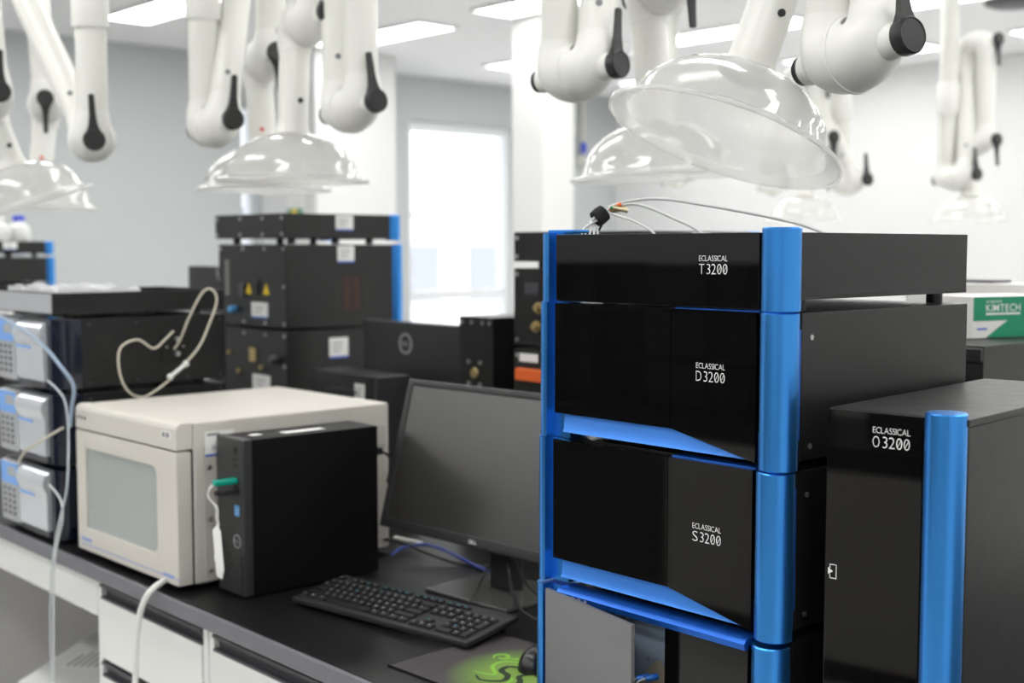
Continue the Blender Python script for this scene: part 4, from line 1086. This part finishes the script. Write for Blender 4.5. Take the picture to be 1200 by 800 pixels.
# arms at the picture edge
hc = at(31, 240, 3.5); hax = cv(-.30, .94, -.2)
apex = hc+hax*.113
aj = orth(cv(.55, .1, -.83), hax); J = apex+hax*.18+aj*OFF
Arm('extraction arm with a slanting tube and tilted hood above the keypad stack',
    [(at(108, 163, 3.2), cv(.35, -.16, -.92), UP-CR*.05), (at(-40, -170, 3.45), cv(.6, 0, -.8), UP), (J, aj, UP+CR*.06)], [(1, -1), (-1, 1), (1, -1)], (hc, hax))
hc = at(48, 244, 4.15)
Arm('extraction arm whose level hood peeks out behind the tilted one by the grey wall',
    [(at(30, -120, 4.1), cv(.5, 0, -.86), UP), (at(54, 122, 4.12), cv(.32, 0, -.95), DN)], [(-1, 1), (1, -1)], (hc, UP), neck_screw=False)
# far arms
def far_arm(label, E, T, J, hc, k, hr, lv=(UP, DN, DN), use=((-1, 1), (-1, 1), (1, -1))):
    a = cv(.55, .03, -.83)
    Arm(label, [(at(E[0], E[1], k), a, lv[0]), (at(T[0], T[1], k), a, lv[1]), (at(J[0], J[1], k), a, lv[2])], list(use), (at(hc[0], hc[1], k), UP), hood_r=hr, neck_screw=False)
far_arm('far extraction arm standing clear against the white wall', (1120, 208), (1145, 52), (1143, 168), (1136, 258), 5.4, .165)
far_arm('far extraction arm just past the rim of the large tilted hood', (994, 214), (948, 90), (955, 165), (942, 258), 5.4, .165)
far_arm('distant extraction arm seen under the rim of the tilted hood', (906, 218), (930, 90), (935, 130), (918, 196), 7.4, .1875)
far_arm('distant extraction arm seen between the two hoods', (792, 210), (755, 60), (748, 110), (742, 182), 7.2, .1875)

# gas pipe on the wall beside the column
gp = thing('gas_pipe', 'cream gas pipe with a blue tap on the wall behind the column', 'pipe', (XW, 8.0, B))
yA = at_x(668, 150, XW+.06).y; yB = at_x(683, 150, XW+.06).y
zA = at_x(668, 130, XW+.06).z-B; zB = at_x(668, 187, XW+.06).z-B
mb = MB(); mb.sweep(smooth([(.06, yA-8, zA+.5), (.06, yA-8, zA), (.06, yA-8, zB+.05), (.06, yA-8+.03, zB), (.06, yB-8-.03, zB), (.06, yB-8, zB+.05), (.06, yB-8, zA+.5)], 6), .018, 12); mb.build('pipe_run', 'pipe', gp)
mb = MB(); mb.lathe([(.035, -.02), (.055, -.02), (.055, .02), (.035, .02), (.035, -.02)], (.06, yA-8, (zA+zB)/2+.05), (1, 0, 0), 24); mb.build('gauge', 'pipe', gp)
mb = MB(); mb.box(.05, .09, yB-8-.02, yB-8+.02, zB+.06, zB+.16, .006); mb.build('tap', 'cap_blue', gp)
for yy in (yA, yB): MB().box(0, .05, yy-8-.02, yy-8+.02, zA+.3, zA+.33).build('clip', 'pipe', gp)

q = at_y(346, 236, 4.925)
nt_ = thing('wall_notice', 'small white notice with a green band on the white pier', 'notice', (q.x, 4.93, q.z))
MB().box(-.11, .11, -.008, -.0005, -.10, .14).build('notice_board', 'paper', nt_)
MB().box(-.10, .10, -.0095, -.0081, -.09, -.05).build('green_band', 'kim_green', nt_); MB().box(-.04, .03, -.011, -.0096, -.085, -.055).build('yellow_patch', 'yellow', nt_)

# ================================================================== WORLD, CAMERA
wd = bpy.data.worlds.new('overcast sky'); SC.world = wd; wd.use_nodes = True
nt = wd.node_tree; bg = nt.nodes['Background']
sky = nt.nodes.new('ShaderNodeTexSky'); sky.sky_type = 'NISHITA'; sky.sun_disc = False; sky.sun_elevation = math.radians(50); sky.dust_density = 6; sky.air_density = 1.0
mx = nt.nodes.new('ShaderNodeMix'); mx.data_type = 'RGBA'; mx.inputs['Factor'].default_value = .6
mx.inputs['B'].default_value = (4.5, 4.6, 4.8, 1)
nt.links.new(sky.outputs[0], mx.inputs['A']); nt.links.new(mx.outputs['Result'], bg.inputs['Color'])
bg.inputs['Strength'].default_value = .65

cam = bpy.data.cameras.new('camera'); co = bpy.data.objects.new('camera', cam); COL.objects.link(co)
cam.sensor_width = 36; cam.lens = FPX/1200*36; cam.clip_end = 300
co.matrix_world = Matrix(((CR.x, CU.x, -CF.x, EYE.x), (CR.y, CU.y, -CF.y, EYE.y), (CR.z, CU.z, -CF.z, EYE.z), (0, 0, 0, 1)))
cam.dof.use_dof = True; cam.dof.focus_distance = 1.62; cam.dof.aperture_fstop = 4.2
SC.camera = co
vs = SC.view_settings
SC.display_settings.display_device = 'sRGB'
vs.view_transform = 'Standard'; vs.look = 'None'; vs.exposure = 0.0; vs.gamma = 1.0; vs.use_curve_mapping = False
SC.cycles.use_denoising = True
SC.cycles.max_bounces = 10; SC.cycles.transparent_max_bounces = 16; SC.cycles.diffuse_bounces = 5
SC.cycles.caustics_reflective = False; SC.cycles.caustics_refractive = False
SC.cycles.sample_clamp_indirect = 6
for m in list(bpy.data.meshes):
    if m.users == 0: bpy.data.meshes.remove(m)
